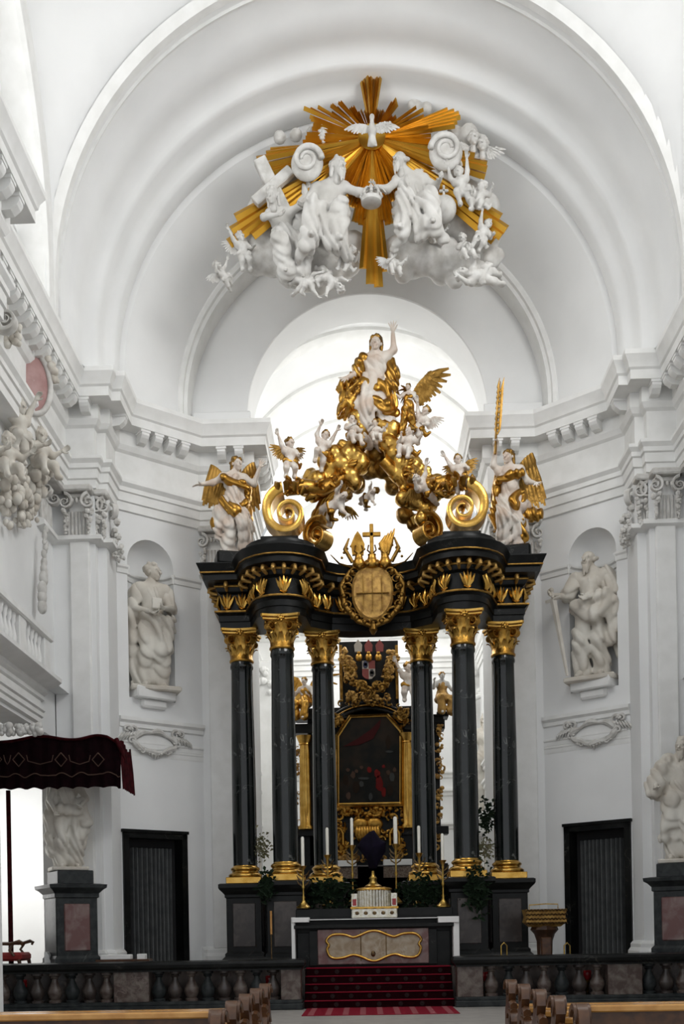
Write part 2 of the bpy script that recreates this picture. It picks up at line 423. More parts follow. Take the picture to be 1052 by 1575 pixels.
def hand_np(open_=False, h=.035):
    c = .25 if not open_ else -.05
    P = [cap((0, 0, .05), (0, 0, -.18), .11, .15), ell((0, 0, -.32), (.20, .085, .22))]
    for i, (x, L) in enumerate(((-.15, .40), (-.05, .47), (.055, .44), (.15, .35))):
        sp = x*(1.0 if not open_ else 2.2)
        a = (x, -.01, -.47); b = (x+(sp-x)*.5, -.01-c*.35, -.47-L*.5); e = (sp, -.02-c*1.0, -.47-L*(.95 if open_ else .82))
        P += [cap(a, b, .062, .055), cap(b, e, .055, .042)]
    P += [cap((-.14, -.02, -.2), (-.30, -.08, -.36), .075, .06), cap((-.30, -.08, -.36), (-.33 if not open_ else -.44, -.16, -.52), .058, .042)]
    return sdf(P, h, .035)
_cache = {}
def cached(key, fn):
    if key not in _cache: _cache[key] = fn()
    return _cache[key]
def frame_to(dirv, side=(0, -1, 0)):
    """rotation whose -Z is dirv and whose -Y is near side"""
    z = -Vector(dirv).normalized(); y = -Vector(side); y = (y-z*y.dot(z))
    if y.length < 1e-3: y = Vector((1, 0, 0))-z*z.x
    y.normalize(); x = y.cross(z)
    return Matrix(((x.x, y.x, z.x, 0), (x.y, y.y, z.y, 0), (x.z, y.z, z.z, 0), (0, 0, 0, 1)))
STAND = dict(head=(0, -.012, .925), neck=(0, .005, .845), chest=(0, 0, .735), waist=(0, .004, .625), pelvis=(0, 0, .535),
             shl=(-.105, 0, .80), shr=(.105, 0, .80), ell=(-.155, .01, .645), elr=(.155, .01, .645), wrl=(-.13, -.09, .53), wrr=(.13, -.09, .53),
             hil=(-.055, 0, .51), hir=(.055, 0, .51), knl=(-.06, -.03, .285), knr=(.06, -.03, .285), anl=(-.065, .015, .06), anr=(.065, .015, .06))
SIT = dict(shl=(-.105, 0, .80), shr=(.105, 0, .80), ell=(-.155, .01, .645), elr=(.155, .01, .645), wrl=(-.13, -.12, .56), wrr=(.13, -.12, .56), head=(0, -.03, .925), neck=(0, 0, .845), chest=(0, 0, .735), waist=(0, .01, .63), pelvis=(0, .02, .53),
           hil=(-.06, 0, .51), hir=(.06, 0, .51), knl=(-.10, -.21, .50), knr=(.10, -.21, .48), anl=(-.09, -.22, .26), anr=(.08, -.25, .25))
PUTTO = dict(head=(0, -.02, .85), neck=(0, 0, .715), chest=(0, 0, .62), waist=(0, -.005, .53), pelvis=(0, 0, .44),
             shl=(-.13, 0, .66), shr=(.13, 0, .66), ell=(-.24, -.02, .58), elr=(.24, -.02, .58), wrl=(-.30, -.10, .66), wrr=(.30, -.10, .66),
             hil=(-.075, 0, .40), hir=(.075, 0, .40), knl=(-.11, -.06, .22), knr=(.11, -.08, .24), anl=(-.10, .03, .05), anr=(.12, .06, .07))
def body_np(J, hd=.135, fat=1.0, h=.012, hyaw=0, htilt=0, hroll=0, hands=('r', 'r'), bare=True, headh=.055, putto=False):
    J = {k: np.array(v, float) for k, v in J.items()}
    f = fat; up = (J['chest']-J['pelvis']); up = up/np.linalg.norm(up)
    P = [ell(J['chest'], np.array((.098, .072, .10))*(.75+.25*f)), ell(J['waist'], np.array((.080, .064, .08))*(.6+.42*f)), ell(J['pelvis'], np.array((.088, .072, .07))*(.7+.34*f)),
         cap(J['chest'], J['waist'], .075*(.8+.2*f)), cap(J['waist'], J['pelvis'], .072*(.7+.35*f)), cap(J['neck'], J['head'], .034*f, .034*f), cap(J['neck'], J['chest'], .04*f, .06*f)]
    for s in 'lr':
        P += [cap(J['neck'], J['sh'+s], .035*f, .038*f), cap(J['chest'], J['sh'+s], .06*f, .042*f), cap(J['sh'+s], J['el'+s], .037*f, .029*f), cap(J['el'+s], J['wr'+s], .030*f, .019*f),
              cap(J['hi'+s], J['kn'+s], .058*f, .041*f), cap(J['kn'+s], J['an'+s], .043*f, .023*f), ]
        d = J.get('to'+s); a = J['an'+s]
        toe = a+np.array((.012 if s == 'r' else -.012, -.085, -.042)) if d is None else d
        P += [cap(a, toe, .026*f, .02*f), cap(a, a*.5+toe*.5-np.array((0, 0, .006)), .024*f, .024*f)]
    V, Fc = sdf(P, h, .025*f)
    mb = MB(); mb.addnp(V, Fc)
    H = Matrix.Translation(Vector(J['head'])) @ Matrix.Rotation(hyaw, 4, 'Z') @ Matrix.Rotation(hroll, 4, 'Y') @ Matrix.Rotation(htilt, 4, 'X') @ Matrix.Diagonal((hd, hd, hd, 1))
    mb.addnp(*cached(('head', headh), lambda: head_np(headh)), H)
    for s, kd in zip('lr', hands):
        w = Vector(J['wr'+s]); e = Vector(J['el'+s]); d = (w-e).normalized()
        hs = hd*.80
        side = J.get('pl'+s, (0, -1, .2))
        M = Matrix.Translation(w) @ frame_to(d, side) @ Matrix.Diagonal((hs*(1 if s == 'r' else -1), hs, hs, 1))
        mb.addnp(*cached(('hand', kd, headh > .06), lambda: hand_np(kd == 'o', .035 if headh <= .06 else .05)), M)
    return mb, H
def robe_np(J, prims, h=.012, fold=.010, fq=1.0, seed=0, k=.02, torso=True, skirt=True, rs=.9):
    J = {q: np.array(v, float) for q, v in J.items()}
    P = []
    if torso:
        P += [ell(J['chest'], (.112*rs, .085*rs, .105*rs)), cap(J['chest'], J['waist'], .088*rs, .084*rs), cap(J['waist'], J['pelvis'], .086*rs, .095*rs)]
    if skirt:
        for s in 'lr':
            P += [cap(J['hi'+s], J['kn'+s], .085*rs, .075*rs), cap(J['kn'+s], J['an'+s]+np.array((0, .01, .0)), .075*rs, .085*rs)]
    for p in prims: P.append(p)
    return sdf(P, h, k, fold, fq, seed)
def wing(mb, root, tip, chord, n=13, thick=.012, spread=.62):
    """feathered wing: leading edge root->tip, long feathers hanging along chord and fanning to the tip"""
    root, tip, chord = Vector(root), Vector(tip), Vector(chord); sp = tip-root; L = sp.length; nrm = sp.cross(chord).normalized()
    mid = root+sp*.5-chord.normalized()*L*.30
    def edge(t): return root*(1-t)**2+mid*2*t*(1-t)+tip*t*t
    for row, (ln, off, cnt) in enumerate(((1.0, 0, n), (.58, -1.0, n-1), (.30, -2.0, n-2))):
        for i in range(cnt):
            t = i/(cnt-1); b = edge(.06+t*.72)
            d = (chord.normalized()*(1.15-1.2*spread*t**1.8)+sp.normalized()*(.12+spread*t**1.8)).normalized()
            l = chord.length*ln*(.70+.62*t*(1.35-t*.75)); w = L*.155*(1.0 if row == 0 else .85)
            s = d.cross(nrm).normalized(); o = nrm*(off*thick*1.6+(i % 2)*thick*.9); l *= 1+.06*((i*7) % 3-1)
            a = b+o; m1 = b+d*l*.55+o; e = b+d*l+o*.6
            vs = [a-s*w*.5, a+s*w*.5, m1+s*w*.62, e+s*w*.24, e-s*w*.24, m1-s*w*.62, m1+nrm*thick*.9, a+nrm*thick*.7]
            fs = [(0, 1, 7), (1, 2, 6, 7), (2, 3, 6), (3, 4, 6), (4, 5, 6), (5, 0, 7, 6), (0, 5, 4, 3, 2, 1)]
            # curve feather thickness to camera side too
            mb.add([tuple(p) for p in vs], fs)
            mb.add([tuple(Vector(p)-nrm*thick*.5) if k > 5 else tuple(p) for k, p in enumerate([a-s*w*.5, a+s*w*.5, m1+s*w*.62, e+s*w*.24, e-s*w*.24, m1-s*w*.62, m1-nrm*thick*.6, a-nrm*thick*.4])], [(0, 7, 1), (1, 7, 6, 2), (2, 6, 3), (3, 6, 4), (4, 6, 5), (5, 6, 7, 0)])
    pts = [edge(t/8*.86) for t in range(9)]
    mb.tube(pts, [L*.05*(1-.55*t/8) for t in range(9)], 7)
    return mb
def npmesh(name, VF, m):
    mb = MB(); mb.addnp(*VF); return mb.mesh(name, m, ang=180)
def figure(name, label, cat, M, J, robe=None, body='stucco', cloth='stucco', hair='curls', hairmat=None, hd=.135, fat=1.0, h=.013, fold=.010, fq=1.0, seed=0,
           hyaw=0, htilt=0, hroll=0, hands=('r', 'r'), wings=None, wingmat='stucco', group=None, torso=True, skirt=True, rs=.9, extra=None, headh=.055, key=None):
    """one carved figure: body (head, limbs, hands in one skin) with robe, hair and wings as its parts"""
    t = thing(name, label, cat, M, group)
    def parts():
        out = []
        mb, H = body_np(J, hd, fat, h, hyaw, htilt, hroll, hands, headh=headh)
        out.append(('body', mb.mesh(name+'_body', body, ang=180)))
        if robe is not None: out.append(('robe', npmesh(name+'_robe', robe_np(J, robe, h, fold, fq, seed, torso=torso, skirt=skirt, rs=rs), cloth)))
        if extra:
            for nm, prims, m, fo in extra: out.append((nm, npmesh(name+'_'+nm, sdf(prims, h, .03, fo, fq, seed+1), m)))
        if hair:
            V, Fc = cached(('hair', hair, headh > .06), lambda: hair_np(hair, .06 if headh <= .06 else .09)); hm = MB(); hm.addnp(V, Fc, H)
            out.append(('hair', hm.mesh(name+'_hair', hairmat or body, ang=180)))
        if wings:
            for (a, b, c, *sp_) in wings:
                w = MB(); wing(w, a, b, c, spread=sp_[0] if sp_ else .62); out.append(('wing', w.mesh(name+'_wing', wingmat, ang=60)))
        return out
    for nm, me in (cached(('fig', key, body, cloth, wingmat), parts) if key else parts()): obj(nm, me, t)
    return t
def blob(pts, h, k, fold=0, fq=1.0, seed=0): return sdf([ell(p[:3], p[3] if len(p) == 4 else p[3:6]) for p in pts], h, k, fold, fq, seed)
# ------------------------------------------------------------------ the building
S0 = 0.80                     # level of the sanctuary floor
ZC, ZK = 14.55, 14.0          # arch centres, top of the main cornice
def mir(path, s): 
    return [(x*s, y) for x, y in path] if s > 0 else [(x*s, y) for x, y in path][::-1]
fl = MB(); fl.box(-11, 11, -3, 24.0, -.3, 0); struct(fl.build('floor', 'floor_stone'))
fl = MB(); fl.box(-11, 11, 23.1, 43, -.3, S0); struct(fl.build('floor_sanctuary', 'floor_stone'))
for x0, x1 in ((-11, at(468, 1540, 22).x-.01), (at(699, 1540, 22).x+.01, 11)):
    fl = MB(); fl.box(x0, x1, 22.55, 23.2, -.3, S0); struct(fl.build('floor_platform', 'brown_marble'))
WALL = [(2.95, 28.3), (2.95, 26.45), (4.2, 26.45), (5.95, 25.0), (5.95, 24.1), (6.15, 24.1), (6.15, 23.85), (6.8, 23.85), (6.8, 17.2), (6.0, 17.2), (6.0, 15.6), (6.8, 15.6), (6.8, 11)]
WALLV = WALL[:7]+[(7.12, 23.85), (7.12, 17.2), (6.14, 17.2), (6.14, 15.6), (7.12, 15.6), (7.12, 11)]
ENT = [(-.4, 11.55), (0, 11.55), (.05, 11.57), (.05, 11.76), (.09, 11.78), (.09, 11.98), (.13, 12.0), (.13, 12.1), (.2, 12.18), (.2, 12.25), (.02, 12.29), (.02, 12.92), (.09, 12.97), (.15, 13.08), (.15, 13.40),
       (.47, 13.42), (.47, 13.62), (.51, 13.66), (.53, 13.76), (.61, 13.90), (.61, 14.0), (-.4, 14.02)]
modm = MB()
modm.poly([(-.10, .13, 13.14), (-.10, .30, 13.16), (-.10, .40, 13.24), (-.10, .44, 13.30), (-.10, .44, 13.42), (-.10, .13, 13.42)], (.20, 0, 0))
modm.box(-.125, .125, .13, .455, 13.36, 13.43)
MODM = modm.mesh('modillion', 'plaster_trim', smooth=False)
def modillions(parent, path, skip=(), step=.40):
    P = [Vector(p) for p in path]
    for i in range(len(P)-1):
        if i in skip: continue
        d = P[i+1]-P[i]; L = d.length
        if L < .22: continue
        d.normalize(); n = Vector((d.y, -d.x))
        # convex corners let the row run on, concave ones cut it short
        def turn(a, b): return a.x*b.y-a.y*b.x
        e0 = .12; e1 = .12
        if i > 0: e0 = -.02 if turn(P[i]-P[i-1], d) > 0 else .42
        if i < len(P)-2: e1 = -.02 if turn(d, P[i+2]-P[i+1]) > 0 else .42
        m = L-e0-e1
        if m < .05:
            if L > .5: ks = [L/2]
            else: continue
        else:
            c = max(1, int(round(m/step))); ks = [e0+m*(q+.5)/c for q in range(c)]
        for t in ks:
            q = P[i]+d*t
            M = Matrix(((d.x, n.x, 0, q.x), (d.y, n.y, 0, q.y), (0, 0, 1, 0), (0, 0, 0, 1)))
            obj('modillion', MODM, parent, M)
def grid_wall(mb, A, B, holes, z0, z1):
    """upright panel from plan point A to B with rectangular holes (u0,u1,za,zb)"""
    A, B = Vector(A), Vector(B); L = (B-A).length; d = (B-A)/L
    us = sorted({0, L, *[h[0] for h in holes], *[h[1] for h in holes]}); zs = sorted({z0, z1, *[h[2] for h in holes], *[h[3] for h in holes]})
    for i in range(len(us)-1):
        for j in range(len(zs)-1):
            uc, zc = (us[i]+us[i+1])/2, (zs[j]+zs[j+1])/2
            if any(h[0] < uc < h[1] and h[2] < zc < h[3] for h in holes): continue
            p, q = A+d*us[i], A+d*us[i+1]
            mb.add([(p.x, p.y, zs[j]), (q.x, q.y, zs[j]), (q.x, q.y, zs[j+1]), (p.x, p.y, zs[j+1])], [(0, 1, 2, 3)])
NU, NW, NZ0, NZS = .90, .62, 7.20, 10.40       # niche: centre along the slanted wall, half width, sill, springing
DU0, DU1, DZ1 = .03, 1.75, 4.02
sides = {}
for s, nm in ((-1, 'left'), (1, 'right')):
    mb = MB()
    for i in range(len(WALL)-1):
        A, B = Vector(WALLV[i]), Vector(WALLV[i+1])
        if i == 2: continue
        if i == 7:   # nave wall: tall arch to the aisle below the gallery
            grid_wall(mb, A, B, [(.0, 6.2, 0, 6.0)], 0, 14.0)
        else: grid_wall(mb, A, B, [], 0, 14.0)
    # slanted wall with doorway and niche
    E0, F0 = Vector((5.95, 25.0)), Vector((4.2, 26.45)); DL = (F0-E0).length; dd = (F0-E0)/DL; nn = Vector((-dd.y, dd.x)); nn = nn if nn.y > 0 else -nn
    def W(u, z, dep=0): q = E0+dd*u+nn*dep; return (q.x, q.y, z)
    grid_wall(mb, E0, F0, [(DU0+.1, DU1-.1, S0, DZ1-.1), (NU-NW, NU+NW, NZ0, NZS+NW)], 0, 14.0)
    # arched head of the niche opening
    k = 16; vs = []; 
    for i in range(k+1):
        a = pi*i/k; u, z = NU+NW*cos(a), NZS+NW*sin(a)
        vs += [W(u, z), W(NU+NW*(1 if i < k/2 else -1 if i > k/2 else 0), NZS+NW)]
    # top corners
    fs = [(2*i, 2*i+2, 2*i+3, 2*i+1) for i in range(k)]
    mb.add(vs, fs)
    # niche hollow: half cylinder and quarter dome
    vs = []; fs = []; n = 16; zz = [NZ0, NZS]; m = 8
    rows = [(1.0, NZ0), (1.0, NZS)]+[(cos(pi/2*j/m), NZS+NW*sin(pi/2*j/m)) for j in range(1, m+1)]
    for rr, z in rows:
        for i in range(n+1):
            a = pi*i/n; vs.append(W(NU+NW*rr*cos(a), z, NW*.95*rr*sin(a)))
    for j in range(len(rows)-1):
        for i in range(n): fs.append((j*(n+1)+i, j*(n+1)+i+1, (j+1)*(n+1)+i+1, (j+1)*(n+1)+i))
    fs.append(tuple(range(n+1)))
    mb.add(vs, fs)
    M = Matrix.Diagonal((s, 1, 1, 1)); mb2 = MB(); mb2.add(mb.v, mb.f, M)
    wall = struct(mb2.build('wall_'+nm, 'plaster', ang=30)); sides[s] = wall
    # main entablature
    e = MB(); path = mir(WALL, s)
    e.sweep(path, ENT); ent = struct(e.build('trim_%d' % (1 if s < 0 else 2), 'plaster_trim', ang=25), 'white plaster entablature with a row of brackets under its cornice')
    modillions(ent, path)
    # string courses on the slanted wall
    sp = [(4.2, 26.45), (5.95, 25.0)]
    c = MB()
    for z, d_, hh in ((6.58, .10, .14), (6.10, .035, .07), (5.93, .02, .05)):
        pr = [(0, z-.12), (d_*.4, z-.09), (d_*.4, z), (d_, z+hh*.4), (d_, z+hh), (0, z+hh+.01)]
        c.sweep(mir(sp, s), pr)
    pr = [(0, 10.08), (.03, 10.10), (.03, 10.2), (.07, 10.24), (.07, 10.29), (0, 10.31)]
    a, b = E0, E0+dd*(NU-NW); c.sweep(mir([(b.x, b.y), (a.x, a.y)], s), pr)
    a, b = E0+dd*(NU+NW), F0; c.sweep(mir([(b.x, b.y), (a.x, a.y)], s), pr)
    # the moulding runs on inside the niche
    pts = []
    for i in range(13):
        an = pi*i/12; q = E0+dd*(NU-NW*cos(an))+nn*(NW*.95*sin(an)); pts.append((q.x, q.y))
    c.sweep(mir(pts[::-1], s), pr)
    # pilaster imposts and plinths of the piers
    for z, d_, hh in ((10.40, .17, .09),):
        pr = [(0, z-.06), (d_*.5, z-.04), (d_, z), (d_, z+hh), (d_*.3, z+hh+.05), (0, z+hh+.06)]
        c.sweep(mir([(5.95, 25.0), (5.95, 24.1), (6.15, 24.1), (6.15, 23.85), (7.12, 23.85), (7.12, 22.7)], s), pr)
        c.sweep(mir([(2.95, 28.3), (2.95, 26.45), (4.2, 26.45)], s), pr)
    pr = [(0, S0), (.16, S0), (.16, S0+.22), (.10, S0+.30), (.10, S0+.38), (.05, S0+.44), (0, S0+.45)]
    c.sweep(mir([(2.95, 28.3), (2.95, 26.45), (4.2, 26.45), (4.31, 26.36)], s), pr)
    c.sweep(mir([(5.95, 24.95), (5.95, 24.1), (6.15, 24.1), (6.15, 23.85), (7.12, 23.85), (7.12, 22.7)], s), pr)
    # raised pilaster strips
    for (x0, x1, y) in ((3.05, 4.02, 26.45), (6.27, 6.72, 23.85)):
        for sgn in (1,):
            c.bbox(s*x0 if s > 0 else -x1, s*x1 if s > 0 else -x0, y-.09, y+.05, S0+.4, 11.5, .03)
    c.build('moulding', 'plaster_trim', wall, ang=25)
    # niche pedestal
    ped = MB(); q0 = E0+dd*NU
    Mw = Matrix(((dd.x*1, nn.x, 0, q0.x), (dd.y, nn.y, 0, q0.y), (0, 0, 1, 0), (0, 0, 0, 1)))
    ped.bbox(-.52, .52, -.24, .46, 7.18, 7.46, .03); ped.bbox(-.34, .34, -.12, .3, 6.98, 7.2, .05)
    p2 = MB(); p2.add(ped.v, ped.f, M @ Mw); p2.build('niche_sill', 'plaster_trim', wall)
    # doorway: black frame, deep reveal, hanging curtain
    df = MB()
    for (u0, u1, z0, z1, d0, d1) in ((DU0, DU0+.15, S0, DZ1, -.06, .35), (DU1-.15, DU1, S0, DZ1, -.06, .35), (DU0, DU1, DZ1-.15, DZ1, -.06, .35), (DU0-.03, DU1+.03, DZ1-.02, DZ1+.05, -.09, .02)):
        df.add([W(u, z, d) for z in (z0, z1) for d in (d0, d1) for u in (u0, u1)], [(0, 2, 3, 1), (4, 5, 7, 6), (0, 1, 5, 4), (2, 6, 7, 3), (0, 4, 6, 2), (1, 3, 7, 5)])
    d2 = MB(); d2.add(df.v, df.f, M)
    dr = struct(d2.build('door_%d' % (1 if s < 0 else 2), 'black_trim'), 'black marble door frame with a grey curtain inside, %s' % ('below the niche of the statue holding a book' if s < 0 else 'beside the lectern'))
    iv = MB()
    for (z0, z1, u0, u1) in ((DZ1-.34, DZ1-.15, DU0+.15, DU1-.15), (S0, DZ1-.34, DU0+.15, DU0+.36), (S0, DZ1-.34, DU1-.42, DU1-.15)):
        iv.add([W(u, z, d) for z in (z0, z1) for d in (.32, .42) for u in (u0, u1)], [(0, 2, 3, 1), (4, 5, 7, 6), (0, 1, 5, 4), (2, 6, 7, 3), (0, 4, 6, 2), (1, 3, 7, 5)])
    iv.add([W(DU0, S0, .6), W(DU1, S0, .6), W(DU1, DZ1, .6), W(DU0, DZ1, .6)], [(0, 1, 2, 3)])  # near-black sheet: darkness behind the curtain put in as colour
    i2 = MB(); i2.add(iv.v, iv.f, M); i2.build('inner_frame_and_void', 'void_dark', dr)
    cu = MB(); n = 120; vs = []
    for j, z in enumerate((S0+.12, 2.2, DZ1-.36)):
        for i in range(n+1):
            t = i/n; u = DU0+.30+t*(DU1-DU0-.62)
            vs.append(W(u, z, (.25+.095*sin(t*60+1.1*sin(t*9)+.15*j))))
    cu.add(vs, [(j*(n+1)+i, j*(n+1)+i+1, (j+1)*(n+1)+i+1, (j+1)*(n+1)+i) for j in range(2) for i in range(n)])
    c2 = MB(); c2.add(cu.v, cu.f, M); c2.build('curtain', 'curtain', dr, ang=180)
    # stucco cartouche hanging from the string course
    ct = thing('stucco_cartouche', 'white stucco scroll cartouche below the niche of the %s statue' % ('book holding' if s < 0 else 'sword bearing'), 'cartouche', Matrix.Translation(Vector(W(NU, 6.2, -.02)) @ Matrix.Identity(3)) if False else None)
    def onwall(pts): return [tuple(M @ Vector(W(NU+x, 6.18+z, -y))) for x, y, z in pts]
    pl = MB(); o = [(.42*cos(a)*(1+.12*cos(2*a)), .03, .18*sin(a)) for a in [2*pi*i/28 for i in range(28)]]
    bk = [(x, -.02, z) for x, y, z in o]; vs = onwall(o+bk); pl.add(vs, [tuple(range(28))]+[(i, (i+1) % 28, 28+(i+1) % 28, 28+i) for i in range(28)]); pl.build('shield', 'plaster_trim', ct)
    fr = MB()
    fr.tube(onwall([(.50*cos(a)*(1+.14*cos(2*a)), .06, -.01+.25*sin(a)+.02*sin(6*a)) for a in [2*pi*i/40 for i in range(41)]]), [.06+.022*sin(i*.9) for i in range(41)], 7)
    for sx in (-1, 1):
        pts, ws = spiral(1.3, .13, .17, .03, 16)
        for (cx_, cz_, sg, q) in ((sx*.55, .22, sx, 1.0), (sx*.62, -.02, -sx, .7), (sx*.34, -.24, sx, .7), (sx*.72, .24, -sx, .8)):
            fr.tube(onwall([(cx_+sg*a*q, .07, cz_+b*q) for a, b in pts]), [w_*1.7 for w_ in ws], 6)
        for i in range(6): fr.tube(onwall([(sx*(.5+.07*i), .05, .20-.01*i), (sx*(.56+.08*i), .09, .12-.02*i), (sx*(.58+.09*i), .05, .02-.02*i)]), [.02, .035, .01], 5)
    for i in range(-3, 4): fr.tube(onwall([(i*.06, .05, -.24), (i*.085, .1, -.33+.02*abs(i)), (i*.06, .06, -.42+.04*abs(i))]), [.02, .035, .01], 5)
    fr.build('scroll_border', 'stucco', ct)
# capitals of the piers: neck flutes, scrolls, festoons
def pil_cap(parent, x0, x1, y, s, face='y'):
    """flat composite capital on a pilaster face between x0 and x1 (plane y), 10.5 to 11.55"""
    mb = MB(); n = int((x1-x0)/.075)
    for i in range(n):
        x = x0+(i+.5)*(x1-x0)/n; mb.tube([(x, y-.03, 10.50), (x, y-.03, 11.02)], (x1-x0)/n*.36, 6)
    mb.bbox(x0-.10, x1+.10, y-.24, y+.1, 11.42, 11.56, .03)
    mb.bbox(x0-.02, x1+.02, y-.10, y+.1, 11.30, 11.42, .03)
    for i in range(max(2, n-1)):
        mb.ball((x0+(i+.5)*(x1-x0)/max(2, n-1), y-.12, 11.24), (.04, .05, .06), 7, 5)
    for x, f in ((x0-.01, -1), (x1+.01, 1)):
        scroll_mesh(mb, 2.0, .19, .17, .035, .13, M3((x, y-.13, 11.20)), pi/2, f, 18)
    o = mb.build('capital', 'stucco', parent)
    g = MB(); rnd = random.Random(int(x0*100))
    for x in (x0, x1):
        for i in range(16):
            t = i/15; g.ball((x+rnd.uniform(-.07, .07)*(1.1-t), y-.12+rnd.uniform(-.04, .04), 11.02-t*.52), rnd.uniform(.035, .06)*(1.15-.5*t), 6, 4)
    g.build('festoon', 'stucco', o)
for s in (-1, 1):
    a, b = sorted((s*6.25, s*6.75)); pil_cap(sides[s], a, b, 23.76, s)
    a, b = sorted((s*5.97, s*6.13)); pil_cap(sides[s], a, b, 24.05, s)
    a, b = sorted((s*3.05, s*4.1)); pil_cap(sides[s], a, b, 26.38, s)
    # festoon capital seen edge-on at the inner corner and one on the nave side
    mb = MB(); rnd = random.Random(3)
    scroll_mesh(mb, 2.0, .2, .17, .04, .14, M3((s*5.86, 24.35, 11.2), rz=s*.9), pi/2, s, 18)
    for i in range(46):
        t = rnd.random(); mb.ball((s*(5.84-.1*t)+rnd.uniform(-.1, .1), 24.4+rnd.uniform(-.16, .16), 11.05-.95*t), rnd.uniform(.04, .075)*(1.2-.6*t), 6, 4)
    mb.build('festoon', 'stucco', sides[s])
    mb = MB(); scroll_mesh(mb, 2.0, .2, .17, .04, .2, M3((s*6.95, 22.95, 11.22)), pi/2, -s, 18); scroll_mesh(mb, 2.0, .2, .17, .04, .2, M3((s*6.95, 23.5, 11.22)), pi/2, -s, 18)
    mb.bbox(min(s*6.75, s*7.15), max(s*6.75, s*7.15), 22.75, 23.75, 11.42, 11.56, .03)
    for i in range(8): mb.tube([(s*7.06, 22.85+i*.1, 10.5), (s*7.06, 22.85+i*.1, 11.05)], .035, 6)
    mb.build('capital', 'stucco', sides[s])
# ---- arches between nave and choir
mb = MB()
mb.arc([(6.24, 21.55), (6.24, 22.3), (6.20, 22.34), (6.20, 22.95), (6.19, 23.1), (6.17, 23.2), (6.12, 23.30), (6.05, 23.37), (5.98, 23.41), (5.94, 23.45), (5.92, 23.55), (5.91, 23.82), (5.89, 23.92), (5.85, 24.0), (5.79, 24.06), (5.73, 24.10), (5.70, 24.2), (5.70, 24.58), (5.73, 24.62), (5.66, 24.66), (5.60, 24.68)], ZC, 64, 13.98)
struct(mb.build('trim_3', 'plaster', ang=50), 'white stepped arch framing the choir')
mb = MB(); mb.arc([(5.60, 24.68), (4.62, 26.25)], ZC, 64, 13.98)
struct(mb.build('wall_choir_arch', 'plaster', ang=40))
mb = MB(); mb.arc([(4.62, 26.25), (4.66, 26.22), (4.60, 26.20), (4.52, 26.22), (4.50, 26.30), (4.42, 26.32), (4.40, 26.95)], ZC, 64, 13.98)
struct(mb.build('trim_4', 'plaster_trim', ang=25), 'narrow grey moulded arch inside the white splay')
mb = MB(); mb.arc([(4.42, 26.92), (3.02, 26.92), (3.0, 26.95), (3.0, 28.2), (4.5, 28.25)], ZC, 64, 14.0)
mb.bbox(-4.36, -2.9, 26.72, 27.2, 13.95, 14.62, .03); mb.bbox(2.9, 4.36, 26.72, 27.2, 13.95, 14.62, .03)
struct(mb.build('wall_choir_opening', 'plaster', ang=25))
# ---- vault of the bay in front (spherical, over side arches)
RS = sqrt(6.25**2*2); YV = 15.0
rows = []; vs = []; fs = []; n = 40
ys = [21.55, 21.25]+[21.25-i*.45 for i in range(1, 30)]
for y in ys:
    rho = 6.25 if y > 21.25 else sqrt(max(.1, RS*RS-(y-YV)**2)); a0 = math.acos(min(1, 6.25/rho))
    for i in range(n+1):
        a = a0+(pi-2*a0)*i/n; vs.append((rho*cos(a), y, ZC+rho*sin(a)))
for j in range(len(ys)-1):
    for i in range(n): fs.append((j*(n+1)+i, j*(n+1)+i+1, (j+1)*(n+1)+i+1, (j+1)*(n+1)+i))
mb = MB(); mb.add(vs, fs); ceil = struct(mb.build('ceiling', 'plaster', ang=60))
mb = MB(); mb.arc([(6.36, 21.62), (6.22, 21.62), (6.20, 21.55), (6.26, 21.52), (6.26, 21.40), (6.20, 21.36), (6.20, 21.18), (6.27, 21.12), (6.36, 21.05)], ZC, 64, 13.98)
mb.build('rib', 'plaster_trim', ceil, ang=25)
